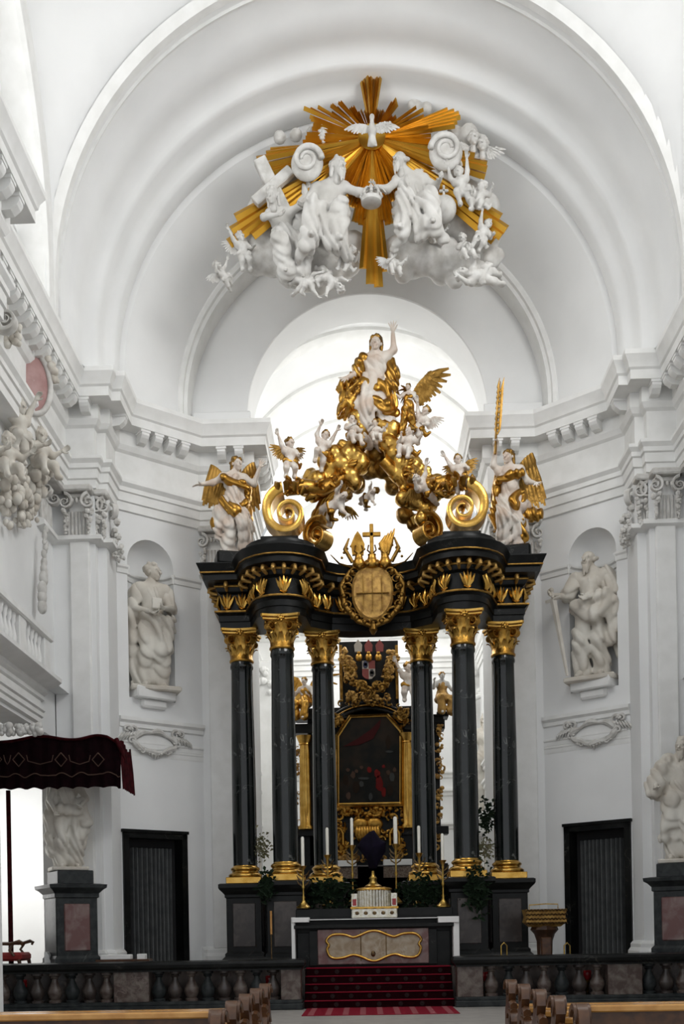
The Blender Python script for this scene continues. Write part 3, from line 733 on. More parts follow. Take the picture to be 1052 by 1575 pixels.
for s in (-1, 1):
    # side arch band and lunette wall with its arched window
    k = 40; prof = [(6.35, 6.26), (6.35, 6.21), (6.22, 6.20), (6.12, 6.235), (6.05, 6.235), (5.95, 6.20), (5.80, 6.21), (5.74, 6.3), (5.74, 6.85)]
    vs = [(s*x, YV+r, 13.98) for r, x in prof]
    for i in range(k+1):
        a = pi*i/k
        for r, x in prof: vs.append((s*x, YV+r*cos(a), ZC+r*sin(a)))
    q = len(prof); mb = MB(); mb.add(vs, [(i*q+t, i*q+t+1, (i+1)*q+t+1, (i+1)*q+t) for i in range(k+1) for t in range(q-1)]); mb.build('rib', 'plaster_trim', ceil, ang=25)
    vs = []; prof = [(6.0, 6.80), (4.95, 6.80), (4.90, 7.05)]
    for i in range(k+1):
        a = pi*i/k
        for r, x in prof: vs.append((s*x, YV+r*cos(a), max(ZC+r*sin(a), 13.9 if r > 5.5 else 15.3)))
    q = len(prof); mb = MB(); mb.add(vs, [(i*q+t, i*q+t+1, (i+1)*q+t+1, (i+1)*q+t) for i in range(k) for t in range(q-1)])
    mb.add([(s*6.8, YV-6, 13.9), (s*6.8, YV+6, 13.9), (s*6.8, YV+6, 15.3), (s*6.8, YV-6, 15.3)], [(0, 1, 2, 3)])
    mb.add([(s*6.8, 20.9, 13.9), (s*6.8, 22.3, 13.9), (s*6.25, 22.3, 20), (s*6.25, 20.9, 20)], [])
    # solid mass between side arch and choir arch
    mb.box(min(s*6.26, s*7.3), max(s*6.26, s*7.3), 20.75, 24.0, 13.9, 17.5)
    
    lw = struct(mb.build('wall_lunette_%s' % ('left' if s < 0 else 'right'), 'plaster', ang=30))
    wn = MB(); o = [(s*6.98, YV+4.92*cos(pi*i/24), max(15.3, ZC+4.92*sin(pi*i/24))) for i in range(25)]
    for i in range(1, 24):
        pass
    bars = MB()
    for yy in (-3, -1.5, 0, 1.5, 3): bars.box(s*6.95-.03, s*6.95+.03, YV+yy-.03, YV+yy+.03, 15.3, ZC+sqrt(4.9**2-yy**2))
    for zz in (16.6, 17.9): bars.box(s*6.95-.03, s*6.95+.03, YV-sqrt(4.9**2-(zz-ZC)**2), YV+sqrt(4.9**2-(zz-ZC)**2), zz-.03, zz+.03)
    wf = struct(bars.build('window_%d' % (1 if s < 0 else 2), 'plaster_trim'), 'arched lunette window high in the nave wall')
    pn = MB(); pn.add(o, [tuple(range(25))]); pn.build('pane', 'window_glass', wf, smooth=False)
# ---- choir beyond: walls, entablature, vault with bands
for s, nm in ((-1, 'left'), (1, 'right')):
    mb = MB(); grid_wall(mb, (s*4.3, 28.25), (s*4.3, 42), [(1.9, 4.0, 14.3, 17.2), (6.1, 8.2, 14.3, 17.2), (10.1, 12.2, 14.3, 17.2)] , 0, 17.0)
    struct(mb.build('wall_choir_'+nm, 'plaster'))
mb = MB(); grid_wall(mb, (-4.3, 42), (4.3, 42), [], 0, 19); struct(mb.build('wall_apse', 'plaster'))
mb = MB(); pth = [(0, 42), (4.3, 42), (4.3, 28.3)]
mb.sweep([(-4.3, 28.3), (-4.3, 42), (4.3, 42), (4.3, 28.3)], ENT); tr = struct(mb.build('trim_5', 'plaster_trim', ang=25), 'white entablature running round the choir'); modillions(tr, [(-4.3, 28.3), (-4.3, 42), (4.3, 42), (4.3, 28.3)], step=.55)
mb = MB(); mb.arc([(4.32, 28.25), (4.32, 42.0)], ZC, 40, None, R(34), R(146))
for (y0, y1) in ((28.25, 30.15), (32.25, 34.35), (36.45, 38.35), (40.45, 42)):
    mb.arc([(4.32, y0), (4.32, y1)], ZC, 14, None, 0, R(34)); mb.arc([(4.32, y0), (4.32, y1)], ZC, 14, None, R(146), pi)
cv = struct(mb.build('ceiling_choir', 'plaster', ang=40))
for y in (31.0, 33.4, 36.3, 39.4):
    mb = MB(); mb.arc([(4.34, y-.28), (4.24, y-.26), (4.20, y-.16), (4.20, y+.16), (4.24, y+.26), (4.34, y+.28)], ZC, 40, None, R(20), R(160)); mb.build('band', 'plaster_trim', cv, ang=25)
# rosette at the crown of the choir opening
ro = thing('stucco_rosette', 'dark grey stucco leaf rosette at the crown of the choir vault', 'rosette')
q = at(567, 468, 28.9); mb = MB(); lf = MB()
for j in range(2):
    for i in range(14):
        a = 2*pi*(i+.5*j)/14; r0, r1 = .12, (.66, .45)[j]
        p = [(q.x+r*cos(a), q.y+r*sin(a)*.8, q.z-.04-dz) for r, dz in ((r0, .12), (r1*.6, .17-.05*j+.04), (r1, .05))]
        lf.tube(p, [.03, .085, .012], 6, flat=.4)
lf.build('leaf_ring', 'stucco_dark', ro); mb.lathe([(0, -.2), (.1, -.19), (.15, -.12), (.16, .2)], 14, (q.x, q.y, q.z)); mb.build('boss', 'stucco_dark', ro)
# aisle seen under the gallery
for s, nm in ((-1, 'left'), (1, 'right')):
    mb = MB(); grid_wall(mb, (s*10.2, 11), (s*10.2, 27), [], 0, 12); mb.add([(s*7.1, 23.85, 0), (s*7.45, 23.85, 0), (s*7.45, 23.85, 7), (s*7.1, 23.85, 7), (s*7.45, 27, 0), (s*7.45, 27, 7), (s*10.2, 27, 0), (s*10.2, 27, 7)], [(0, 1, 2, 3), (1, 4, 5, 2), (4, 6, 7, 5)]); mb.add([(s*6.8, 11, 7), (s*10.2, 11, 7), (s*10.2, 27, 7), (s*6.8, 27, 7)], [(0, 1, 2, 3)]); struct(mb.build('wall_aisle_'+nm, 'plaster'))
area('aisle_window_daylight', (-10.1, 25.3, 3.4), (-7.5, 26.2, 3.2), 2.0, 3.6, 80)
# ------------------------------------------------------------------ the baldachin: six columns, entablature, scrolls
ZP, ZB, ZCAP, ZT = 2.72, 3.05, 8.62, 10.02
leafm = MB()   # one acanthus leaf, root at origin, growing up, curling toward -y
lv = []
for t, w, o in ((0, .5, 0), (.3, .62, .02), (.6, .55, .07), (.85, .42, .20), (1.0, .26, .34), (.93, .1, .42)):
    lv += [(-w*.5, -o+.05*0, t), (-w*.22, -o-.05, t+.01), (0, -o-.02, t), (w*.22, -o-.05, t+.01), (w*.5, -o, t)]
leafm.add(lv, [(j*5+i, j*5+i+1, (j+1)*5+i+1, (j+1)*5+i) for j in range(5) for i in range(4)])
leafm.add([(x, y+.06, z) for x, y, z in lv], [(j*5+i+1, j*5+i, (j+1)*5+i, (j+1)*5+i+1) for j in range(5) for i in range(4)])
LEAF = leafm.mesh('acanthus_leaf', 'gold_bright', ang=60)
cv_ = MB(); scroll_mesh(cv_, 1.8, .17, .17, .032, .09, None, pi/2, 1, 16); SCR = cv_.mesh('corner_scroll', 'gold', ang=50)
cm = MB(); r = .245
cm.lathe([(r*1.0, 0), (r*1.06, .02), (r*1.06, .05), (r*.98, .07), (r*.97, .3), (r*1.05, .5), (r*1.3, .62)], 24)
CBELL = cm.mesh('capital_bell', 'gold', ang=50)
cm = MB(); pts = []
for q in range(4):
    for t in range(7):
        u = -1+2*t/6; a = q*pi/2; d = .36-.07*(1-u*u); x, y = u*.36*(1 if abs(u) < 1 else .98), -d
        pts.append((x*cos(a)-y*sin(a), x*sin(a)+y*cos(a)))
cm.sweep(pts, [(-.02, .60), (.0, .62), (.0, .65), (.03, .68), (.03, .73), (-.05, .735)], closed=True); 
cm.add([(x, y, .732) for x, y in pts], [tuple(range(len(pts)))]); cm.add([(x, y, .61) for x, y in pts], [tuple(range(len(pts)))])
CABA = cm.mesh('abacus', 'gold_bright', ang=40)
cm = MB(); cm.lathe([(.34, .14), (.36, .17), (.36, .21), (.33, .24), (.29, .26), (.28, .29), (.29, .31), (.31, .33), (.31, .36), (.28, .39), (.255, .41), (.25, .44)], 28)
CBASE = cm.mesh('column_base', 'gold_bright', ang=60)
cm = MB(); cm.bbox(-.38, .38, -.38, .38, 0, .15, .012); CPLIN = cm.mesh('plinth', 'gold_bright')
cm = MB(); n = 12; H = ZCAP-.73-(ZP+.43)
cm.lathe([(.248, 0), (.25, H*.15), (.249, H*.33), (.240, H*.6), (.222, H*.9), (.218, H*.965), (.235, H*.97), (.24, H*.978), (.235, H*.986), (.22, H)], 36)
CSHAFT = cm.mesh('column_shaft', 'black_marble', ang=50)
FLW = MB(); FLW.ball((0, 0, 0), (.06, .05, .06), 8, 5)
for i in range(5): FLW.ball((.06*cos(i*2*pi/5), -.01, .06*sin(i*2*pi/5)), .035, 6, 4)
FLW = FLW.mesh('flower', 'gold_bright', ang=60)
COLS = [('outermost black column of the baldachin beside the %s doorway', 3.05, 25.05), ('foremost black column of the baldachin, %s side, bearing a tall gold scroll', 2.02, 24.0), ('inner black column %s of the altarpiece painting', 1.17, 25.45)]
for s, sn in ((-1, 'left'), (1, 'right')):
    for (lab, X, Y) in COLS:
        x = s*X; yaw = s*(.35 if X < 1.5 else .0)
        c = thing('baldachin_column', lab % sn, 'column', M3((x, Y, ZP)), 'black marble columns of the baldachin')
        obj('plinth', CPLIN, c, M3(s=(1.08, 1.08, 1))); obj('base', CBASE, c, M3(s=(1.1, 1.1, 1))); obj('shaft', CSHAFT, c, M3((0, 0, .43), s=(1.13, 1.13, 1)))
        cp = obj('capital', CBELL, c, M3((0, 0, ZCAP-.735-ZP), s=(1.1, 1.1, 1)))
        obj('abacus', CABA, cp)
        for row, (z, k, sc) in enumerate(((.06, 10, .28), (.10, 10, .44))):
            for i in range(k):
                a = 2*pi*(i+.5*row)/k; obj('acanthus_leaf', LEAF, cp, M3((.215*sin(a), -.215*cos(a), z), rz=a, s=(.24, .32, sc)))
        for i in range(4):
            a = pi/4+i*pi/2
            for q in (-1, 1): obj('corner_scroll', SCR, cp, M3((.325*cos(a)-q*.035*sin(a), .325*sin(a)+q*.035*cos(a), .50), rz=a, s=.9))
            a = i*pi/2-pi/2; obj('flower', FLW, cp, M3((.31*cos(a), .31*sin(a), .64), rz=a+pi/2, s=.9))
        # pedestal below
        w = .50; p = thing('column_pedestal', 'dark marble pedestal under the %s' % (lab % sn).replace('black column', 'column').split(', bearing')[0], 'pedestal', M3((x, Y, S0)), 'pedestals of the baldachin')
        hp = ZP-S0
        mb = MB(); mb.bbox(-w+.09, w-.09, -w+.09, w-.09, .3, hp-.28, .015); mb.build('die', 'black_trim', p)
        mb = MB(); sq = [(-w+.09, -w+.09), (-w+.09, w-.09), (w-.09, w-.09), (w-.09, -w+.09)][::-1]
        mb.sweep([(a, b) for a, b in sq], [(0, hp-.34), (.03, hp-.32), (.03, hp-.26), (.08, hp-.20), (.14, hp-.14), (.16, hp-.10), (.16, hp-.02), (.12, hp), (-.2, hp)], closed=True)
        mb.add([(-w+.1, -w+.1, hp), (w-.1, -w+.1, hp), (w-.1, w-.1, hp), (-w+.1, w-.1, hp)], [(0, 1, 2, 3)]); mb.build('cornice', 'black_trim', p, ang=25)
        mb = MB(); mb.sweep(sq, [(0, .34), (.04, .30), (.04, .24), (.10, .18), (.12, .14), (.12, 0)], closed=True); mb.build('foot', 'black_trim', p, ang=25)
        mb = MB(); mb.bbox(-.26, .26, -w+.07, -w+.12, .46, hp-.46, .012); mb.build('panel', 'brown_marble', p)
        mb = MB(); mb.bbox(w-.12, w-.07, -.26, .26, .46, hp-.46, .012) if s < 0 else mb.bbox(-w+.07, -w+.12, -.26, .26, .46, hp-.46, .012); mb.build('panel', 'brown_marble', p)
# dark wall joining the pedestals behind
mb = MB(); 
for s in (-1, 1): mb.bbox(min(s*.8, s*3.4), max(s*.8, s*3.4), 25.35, 25.75, S0, ZP-.12, .02)
tag(mb.build('pedestal_backing', 'black_trim'), 'low black marble wall joining the column pedestals behind', 'wall', None, 'structure')
# entablature
def bal_path():
    Rt = [(3.50, 26.2), (3.50, 24.78), (2.80, 24.78)]
    for i in range(9):
        a = R(25+130*i/8); Rt.append((2.02+.60*cos(a), 24.22-.60*sin(a)))
    Rt += [(1.40, 24.75), (.92, 25.12), (.45, 25.22)]
    Lt = [(-x, y) for x, y in Rt][::-1]
    return Rt+Lt           # right outer -> centre -> left outer: room side on the right of travel? (travels toward -x: right is +y)
BP = bal_path()[::-1]        # travel toward +x: right of travel is -y, the nave side
z0 = ZCAP
EB = [(-.55, z0), (.0, z0), (.0, z0+.16), (.03, z0+.17), (.03, z0+.30), (.09, z0+.35), (.09, z0+.40), (-.02, z0+.42), (-.02, z0+.80), (.05, z0+.85), (.08, z0+.92), (.08, z0+1.02), (.34, z0+1.04), (.34, z0+1.16), (.38, z0+1.19), (.44, z0+1.32), (.47, z0+1.38), (.47, ZT), (-.55, ZT), (-.55, z0)]
bald = thing('baldachin_entablature', 'black marble entablature with gilt ornaments carried by the six columns', 'entablature')
mb = MB(); mb.sweep(BP, EB); mb.build('black_cornice', 'black_trim', bald, ang=25)
for (o, z, r_) in ((.10, z0+.38, .022), (.09, z0+.97, .028), (.39, z0+1.20, .016)):
    mb = MB(); k = [(o-r_, z-r_), (o+r_*.6, z-r_), (o+r_, z), (o+r_*.6, z+r_), (o-r_, z+r_)]
    mb.sweep(BP, k); mb.build('gilt_moulding', 'gold_dark', bald, ang=60)
# higher attic blocks above the foremost columns
for s in (-1, 1):
    bp = [p for p in BP if 1.35 < s*p[0] < 2.9]
    mb = MB(); mb.sweep(bp, [(-.5, ZT), (.30, ZT), (.26, ZT+.05), (.22, ZT+.14), (.22, ZT+.20), (-.5, ZT+.20)]); mb.build('attic_step', 'black_trim', bald, ang=25)
    mb = MB(); mb.bbox(s*2.02-.42, s*2.02+.42, 23.75, 24.5, ZT+.18, ZT+.36, .02); mb.build('attic_step', 'black_trim', bald)
# gilt brackets under the cornice and rosettes on the frieze
acm = MB()
for i in range(5): acm.tube([(0, 0, -.13), ((i-2)*.035, -.05, -.02+.01*(2-abs(i-2))), ((i-2)*.06, -.025, .10+.03*(2-abs(i-2)))], [.02, .034, .012], 5)
acm.tube([(-.085, -.01, .05), (0, -.04, -.04), (.085, -.01, .05)], .018, 5)
acm.tube([(-.06, -.02, -.10), (0, -.05, -.15), (.06, -.02, -.10)], [.015, .03, .015], 5)
ORN = acm.mesh('frieze_ornament', 'gold_bright', ang=60)
bkm = MB(); bkm.tube([(0, .02, .06), (0, -.10, .06), (0, -.20, .02), (0, -.22, -.05), (0, -.12, -.09), (0, .02, -.12)], [.05, .055, .05, .05, .05, .04], 7); bkm.ball((0, -.2, -.02), (.06, .05, .05), 7, 5)
BRK = bkm.mesh('gilt_bracket', 'gilt_wood', ang=60)
P = [Vector(p) for p in BP]
for i in range(len(P)-1):
    d = P[i+1]-P[i]; L = d.length
    if L < .12: continue
    d.normalize(); n = Vector((d.y, -d.x)); curved = L < .3
    def frame(q, o, z): return Matrix(((d.x, -n.x, 0, q.x+n.x*o), (d.y, -n.y, 0, q.y+n.y*o), (0, 0, 1, z), (0, 0, 0, 1)))
    ks = [L*.5] if curved else [L*(k+.5)/max(1, round(L/.36)) for k in range(max(1, round(L/.36)))]
    for j, t in enumerate(ks):
        q = P[i]+d*t
        obj('gilt_bracket', BRK, bald, frame(q, .10, z0+.97) @ M3(s=.85))
        if not curved or i % 3 == 1: obj('frieze_ornament', ORN, bald, frame(q, .0, z0+.62) @ M3(s=1.35))
# ---- gilded scrolls standing on the baldachin
def scroll_thing(lab, M, turns, r0, w, depth, tail, flip, shrink=.135):
    t = thing('gilded_scroll', lab, 'scroll', M, 'gilded scrolls on the baldachin')
    mb = MB(); scroll_mesh(mb, turns, r0, shrink, w, depth, None, tail, flip); mb.build('volute', 'gold_bright', t, ang=50); return t
for s, sn in ((-1, 'left'), (1, 'right')):
    q = at(443 if s < 0 else 711, 794 if s < 0 else 787, 24.15)
    t = scroll_thing('large gold scroll on the %s foremost column of the baldachin' % sn, M3((q.x, 24.15, q.z)), 2.05, .56, .115, .62, R(100), -s)
    # sweeping arm from scroll up to the crown
    arm = MB(); path = [(-s*.05+s*.1, 0, .60), (-s*.35, .1, .70), (-s*.75, .3, .72), (-s*1.1, .5, .95), (-s*1.35, .7, 1.3)]
    arm.tube(path, [.14, .17, .17, .16, .14], 10); 
    for k in range(3): arm.tube([(x, y-.13, z+.05*k-.05) for x, y, z in path], [.03]*5, 5)
    arm.build('sweeping_arm', 'gold', t, ang=60)
    lf = MB(); rq = random.Random(11)
    for i in range(22):
        u = rq.random()*3.9; j = int(u); u -= j; p = Vector(path[j]).lerp(Vector(path[j+1]), u); e = Vector((rq.uniform(-.22, .22), -rq.uniform(.12, .26), rq.uniform(-.22, .24)))
        lf.tube([p, p+e*.7+Vector((0, -.04, .03)), p+e*1.25], [.05, .075, .02], 6)
    for i in range(5):
        a = R(70+20*i); lf.tube([(s*.5*cos(a), -.25, .5*sin(a)), (s*.62*cos(a), -.36, .62*sin(a)), (s*.75*cos(a), -.25, .72*sin(a))], [.05, .08, .02], 6)
    lf.build('acanthus', 'gold', t, ang=60)
    q = at(493 if s < 0 else 654, 826 if s < 0 else 818, 24.9)
    t2 = scroll_thing('smaller gold scroll standing inside the large %s one' % sn, M3((q.x, 24.9, q.z), rz=s*.55), 1.6, .36, .085, .55, R(60), -s)
    arm = MB(); arm.tube([(s*.1, 0, .38), (s*.02, .05, .55), (-s*.12, .1, .8), (-s*.45, .2, 1.15), (-s*.9, .35, 1.6)], [.13, .16, .17, .16, .13], 10)
    for k in (-1, 0, 1): arm.tube([(s*.1+k*.08, -.12, .38), (s*.02+k*.09, -.1, .55), (-s*.12+k*.09, -.06, .8), (-s*.45+k*.07, .06, 1.15)], .028, 5)
    arm.build('sweeping_arm', 'gold', t2, ang=60)
# ---- gilt coat of arms at the middle of the entablature
ca = thing('gilt_coat_of_arms', 'gilt shield of arms with cross, mitres and scroll border on the baldachin front', 'coat of arms')
c0 = at(573, 915, 24.75)
mb = MB(); o = []
for i in range(33):
    a = 2*pi*i/32; x = .48*abs(cos(a))**.7*(1 if cos(a) > 0 else -1); z = .62*abs(sin(a))**.8*(1 if sin(a) > 0 else -1)
    if z < 0: x *= (1-.35*(z/.62)**2)
    o.append((x, z))
rings = [(1.0, 0), (1.0, -.08), (.9, -.12), (.82, -.10), (.5, -.15), (0, -.17)]
vs = [(c0.x+x*k, 24.75+y, c0.z+z*k) for k, y in rings for x, z in o[:-1]]
mb.add(vs, [(j*32+i, j*32+(i+1) % 32, (j+1)*32+(i+1) % 32, (j+1)*32+i) for j in range(len(rings)-1) for i in range(32)]); mb.build('shield', 'gilt_wood', ca, ang=50)
mb = MB()
for x in (-.22, 0, .22): mb.bbox(c0.x+x-.006, c0.x+x+.006, 24.55, 24.62, c0.z-.42, c0.z+.42, .002)
mb.bbox(c0.x-.38, c0.x+.38, 24.55, 24.62, c0.z-.02, c0.z, .004); mb.build('shield_ribs', 'gold_dark', ca)
mb = MB(); rnd = random.Random(8)
for s in (-1, 1):
    for i in range(11):
        a = -pi/2+pi*(i/10)*.95; x, z = s*.62*cos(a), .68*sin(a)
        pts, ws = spiral(1.1, .12+.04*rnd.random(), .2, .03, 12)
        sg = rnd.choice((-1, 1)); mb.tube([(c0.x+x+sg*a_, 24.66+.05*rnd.random(), c0.z+z+b_) for a_, b_ in pts], [w_*1.3 for w_ in ws], 6)
        mb.ball((c0.x+x*1.08, 24.62, c0.z+z), .06, 7, 5)
    mb.tube([(c0.x+s*.5, 24.7, c0.z+.55), (c0.x+s*.72, 24.66, c0.z+.2), (c0.x+s*.66, 24.66, c0.z-.25), (c0.x+s*.35, 24.66, c0.z-.62), (c0.x, 24.66, c0.z-.76)], [.05, .07, .07, .06, .05], 8)
    mb.tube([(c0.x+s*.45, 24.7, c0.z+.62), (c0.x+s*.75, 24.7, c0.z+.72), (c0.x+s*.95, 24.75, c0.z+.95)], [.03, .025, .012], 6)
mb.tube([(c0.x, 24.64, c0.z-.7), (c0.x, 24.6, c0.z-.85), (c0.x, 24.64, c0.z-.95)], [.06, .1, .03], 8)
mb.build('scroll_border', 'gold_dark', ca, ang=60)
for i, dx in enumerate((-.30, 0, .30)):
    mb = MB(); mb.lathe([(.06, 0), (.14, .04), (.16, .12), (.12, .22), (.09, .30), (.10, .34)], 14, (c0.x+dx, 24.72, c0.z+.58)); mb.build('helmet', 'gold', ca, ang=60)
    for k in (-1, 1): 
        mb = MB(); mb.tube([(c0.x+dx, 24.66, c0.z+.9), (c0.x+dx+k*.1, 24.66, c0.z+1.0), (c0.x+dx+k*.07, 24.66, c0.z+1.12)], .02, 6); mb.build('crest_scroll', 'gold_dark', ca, ang=60)
for dx, h_ in ((-.32, .42), (.32, .42)):      # mitre and plumes
    mb = MB()
    if dx < 0:
        mb.poly([(c0.x+dx-.13, 24.68, c0.z+.92), (c0.x+dx+.13, 24.68, c0.z+.92), (c0.x+dx+.16, 24.68, c0.z+1.15), (c0.x+dx+.07, 24.68, c0.z+1.36), (c0.x+dx, 24.68, c0.z+1.46), (c0.x+dx-.07, 24.68, c0.z+1.36), (c0.x+dx-.16, 24.68, c0.z+1.15)], (0, .12, 0))
        mb.build('mitre', 'gold', ca)
    else:
        for k in range(4): mb.tube([(c0.x+dx-.05+.03*k, 24.7, c0.z+.9), (c0.x+dx-.10+.07*k, 24.68, c0.z+1.15), (c0.x+dx+.0+.07*k, 24.68, c0.z+1.34+.05*k)], [.05, .07, .015], 7)
        mb.build('plume', 'gold', ca, ang=60)
mb = MB(); cz = c0.z
mb.bbox(c0.x-.045, c0.x+.045, 24.68, 24.75, cz+.85, cz+1.62, .012); mb.bbox(c0.x-.21, c0.x+.21, 24.68, 24.75, cz+1.33, cz+1.43, .012); mb.build('cross', 'gold', ca)
mb = MB()
for s in (-1, 1):
    mb.tube([(c0.x+s*.45, 24.72, cz+.75), (c0.x+s*.62, 24.7, cz+1.05), (c0.x+s*.52, 24.7, cz+1.3)], [.05, .05, .02], 7)
    for k in range(7): 
        a = R(20+k*18); mb.ball((c0.x+s*(.38+.33*cos(a)), 24.72, cz+.72+.42*sin(a)), .035, 6, 4)
mb.build('crest_foliage', 'gold_dark', ca, ang=60)
# ------------------------------------------------------------------ sculpture
def J_(base, **k): d = dict(base); d.update(k); return d
def fig_at(x, y, Y, hpx, rz=0, ry=0, rx=0, piv=0.0):
    """matrix placing a unit figure so that its height-fraction piv sits at frame place (x,y) in plane Y, hpx tall"""
    q = at(x, y, Y); sc = px(hpx, Y)
    return Matrix.Translation(q) @ Matrix.Rotation(rz, 4, 'Z') @ Matrix.Rotation(ry, 4, 'Y') @ Matrix.Rotation(rx, 4, 'X') @ Matrix.Diagonal((sc, sc, sc, 1)) @ Matrix.Translation((0, 0, -piv))
# --- statue with book, left niche
nx_, ny_ = 5.25, 25.66
J = J_(STAND, ell=(-.165, .0, .64), wrl=(-.045, -.13, .585), elr=(.155, -.02, .65), wrr=(.06, -.155, .61), head=(.01, -.015, .925), knr=(.055, -.06, .29))
robe = [cap((-.11, .02, .80), (-.155, .01, .65), .048, .05), cap((-.155, .03, .64), (-.15, .03, .34), .05, .042), cap((-.15, .03, .34), (-.135, .04, .06), .042, .03), cap((.11, .0, .80), (.15, -.01, .66), .046, .048),
        cap((-.08, -.06, .57), (.11, -.08, .52), .035, .045), cap((.11, -.07, .53), (.13, -.05, .33), .05, .03), cap((.02, -.09, .52), (.07, -.085, .36), .035, .015)]
st = figure('saint_statue', 'white stone robed saint holding a book in the arched niche left of the columns', 'statue', M3((-nx_, ny_, 7.46), rz=.42, s=3.02), J, robe, 'stone_white', 'stone_white', 'curls', hyaw=.75, fold=.015, seed=1, h=.0095, rs=.78)
mb = MB(); mb.bbox(-.045, .035, -.20, -.165, .59, .675, .006); mb.bbox(-.04, .037, -.194, -.171, .594, .671, .003); mb.build('book', 'stone_white', st)
mb = MB(); mb.bbox(-.2, .2, -.13, .13, -.03, .012, .01); mb.build('plinth', 'stone_white', st)
# --- statue with sword, right niche
J = J_(STAND, elr=(.17, -.01, .655), wrr=(.02, -.15, .60), ell=(-.185, -.03, .66), wrl=(-.25, -.13, .665), head=(-.015, -.02, .925), anl=(-.08, -.02, .06), knl=(-.075, -.07, .29))
robe = [cap((.12, .02, .80), (.175, .0, .64), .06, .07), cap((.175, .02, .66), (.2, .04, .40), .06, .065), cap((.2, .04, .4), (.2, .05, .18), .065, .03), cap((-.12, .0, .80), (-.17, -.02, .68), .05, .058),
        cap((-.10, -.06, .58), (.14, -.08, .60), .05, .06), cap((-.11, -.06, .56), (.05, -.11, .47), .05, .06), cap((.05, -.11, .47), (.18, -.06, .56), .06, .05), cap((.17, -.03, .5), (.16, -.02, .28), .055, .04)]
st = figure('saint_statue', 'white bearded stone saint leaning on a long sword in the niche right of the columns', 'statue', M3((nx_, ny_, 7.46), rz=-.5, s=3.05), J, robe, 'stone_white', 'stone_white', 'bald_beard', hyaw=-.2, fold=.015, seed=4, h=.0095, rs=.8)
mb = MB(); a, b = Vector((-.27, -.16, .70)), Vector((-.16, -.14, .02)); mb.tube([a, a+(b-a)*.12], .012, 8); mb.tube([a+(b-a)*.12, b], [.026, .012], 4, flat=.4); mb.tube([a+(b-a)*.11+Vector((-.06, 0, -.012)), a+(b-a)*.11+Vector((.06, 0, .012))], .012, 6); mb.ball(a, .02, 8, 6); mb.build('sword', 'stone_white', st)
mb = MB(); mb.bbox(-.2, .2, -.13, .13, -.03, .012, .01); mb.build('plinth', 'stone_white', st)
# --- statues before the nave piers on marble pedestals
for s, sn in ((-1, 'left'), (1, 'right')):
    c = at(108 if s < 0 else 1046, 1340 if s < 0 else 1328, 23.08); zt = c.z; h_ = zt-S0
    p = thing('statue_pedestal', 'grey and red marble pedestal before the %s nave pier' % sn, 'pedestal', M3((c.x, 23.08, S0), rz=-s*.55), 'statue pedestals before the piers')
    wx = .45; mb = MB(); mb.bbox(-wx, wx, -.45, .45, .30, h_-.55, .02); mb.build('die', 'grey_marble', p)
    sq = [(-wx, -.45), (wx, -.45), (wx, .45), (-wx, .45)]
    mb = MB(); mb.sweep(sq, [(0, h_-.60), (.03, h_-.58), (.03, h_-.50), (.10, h_-.42), (.16, h_-.38), (.17, h_-.31), (.05, h_-.29), (-.06, h_-.28)], closed=True)
    mb.add([(-.45, -.45, h_-.29), (.45, -.45, h_-.29), (.45, .45, h_-.29), (-.45, .45, h_-.29)], [(0, 1, 2, 3)]); mb.build('cornice', 'grey_marble', p, ang=25)
    mb = MB(); mb.bbox(-wx+.06, wx-.06, -.42, .42, h_-.30, h_, .02); mb.build('block', 'grey_marble', p)
    mb = MB(); mb.sweep(sq, [(0, .36), (.05, .30), (.05, .22), (.12, .16), (.12, 0)], closed=True); mb.build('foot', 'grey_marble', p, ang=25)
    mb = MB(); mb.bbox(-.28, .28, -.48, -.43, .46, h_-.72, .02); mb.build('panel', 'red_marble', p)
    if s < 0:
        J = J_(STAND, elr=(.17, -.02, .66), wrr=(.10, -.15, .58), knr=(.08, -.07, .29), anl=(-.05, .05, .06), head=(.02, -.02, .925))
        rb = [cap((-.1, .05, .80), (-.13, .06, .5), .06, .07), cap((-.13, .06, .5), (-.14, .06, .16), .07, .05), cap((.1, -.05, .6), (.16, -.08, .42), .06, .055), cap((.16, -.08, .42), (.14, -.06, .25), .055, .03), cap((-.08, -.06, .55), (.1, -.09, .52), .05, .05)]
        lab = 'pale stone saint on the marble pedestal below the dark canopy'
    else:
        J = J_(STAND, ell=(-.19, -.02, .66), wrl=(-.17, -.13, .60), elr=(.16, -.02, .66), wrr=(.2, -.13, .72), head=(.02, -.02, .925))
        rb = [cap((-.1, .0, .80), (-.19, -.01, .64), .075, .085), cap((-.18, -.02, .64), (-.19, -.05, .56), .085, .06), cap((.1, 0, .8), (.17, 0, .64), .07, .08), cap((-.07, -.05, .5), (-.12, -.06, .2), .07, .05), cap((.13, .03, .7), (.18, .04, .2), .07, .08)]
        lab = 'pale stone bishop saint with wide sleeves on the pedestal at the right edge'
    st = figure('saint_statue', lab, 'statue', M3((c.x+s*.04, 23.08, zt+.06), rz=-s*.45, s=2.30 if s < 0 else 2.62), J, rb, 'stone_white', 'stone_white', 'beard', fold=.015, seed=6+s, hyaw=-s*.2, h=.0105, rs=.85)
    mb = MB(); mb.bbox(-.17, .17, -.13, .13, -.025, .012, .008); mb.build('plinth', 'stone_white', st)
    if s > 0:
        mb = MB(); mb.tube([(.22, -.18, .02), (.235, -.18, 1.0)], .012, 8); mb.tube([(.235+.05*sin(a), -.18, 1.05-.05*cos(a)) for a in [q*.5 for q in range(11)]], .012, 6); mb.build('crozier', 'stone_white', st)
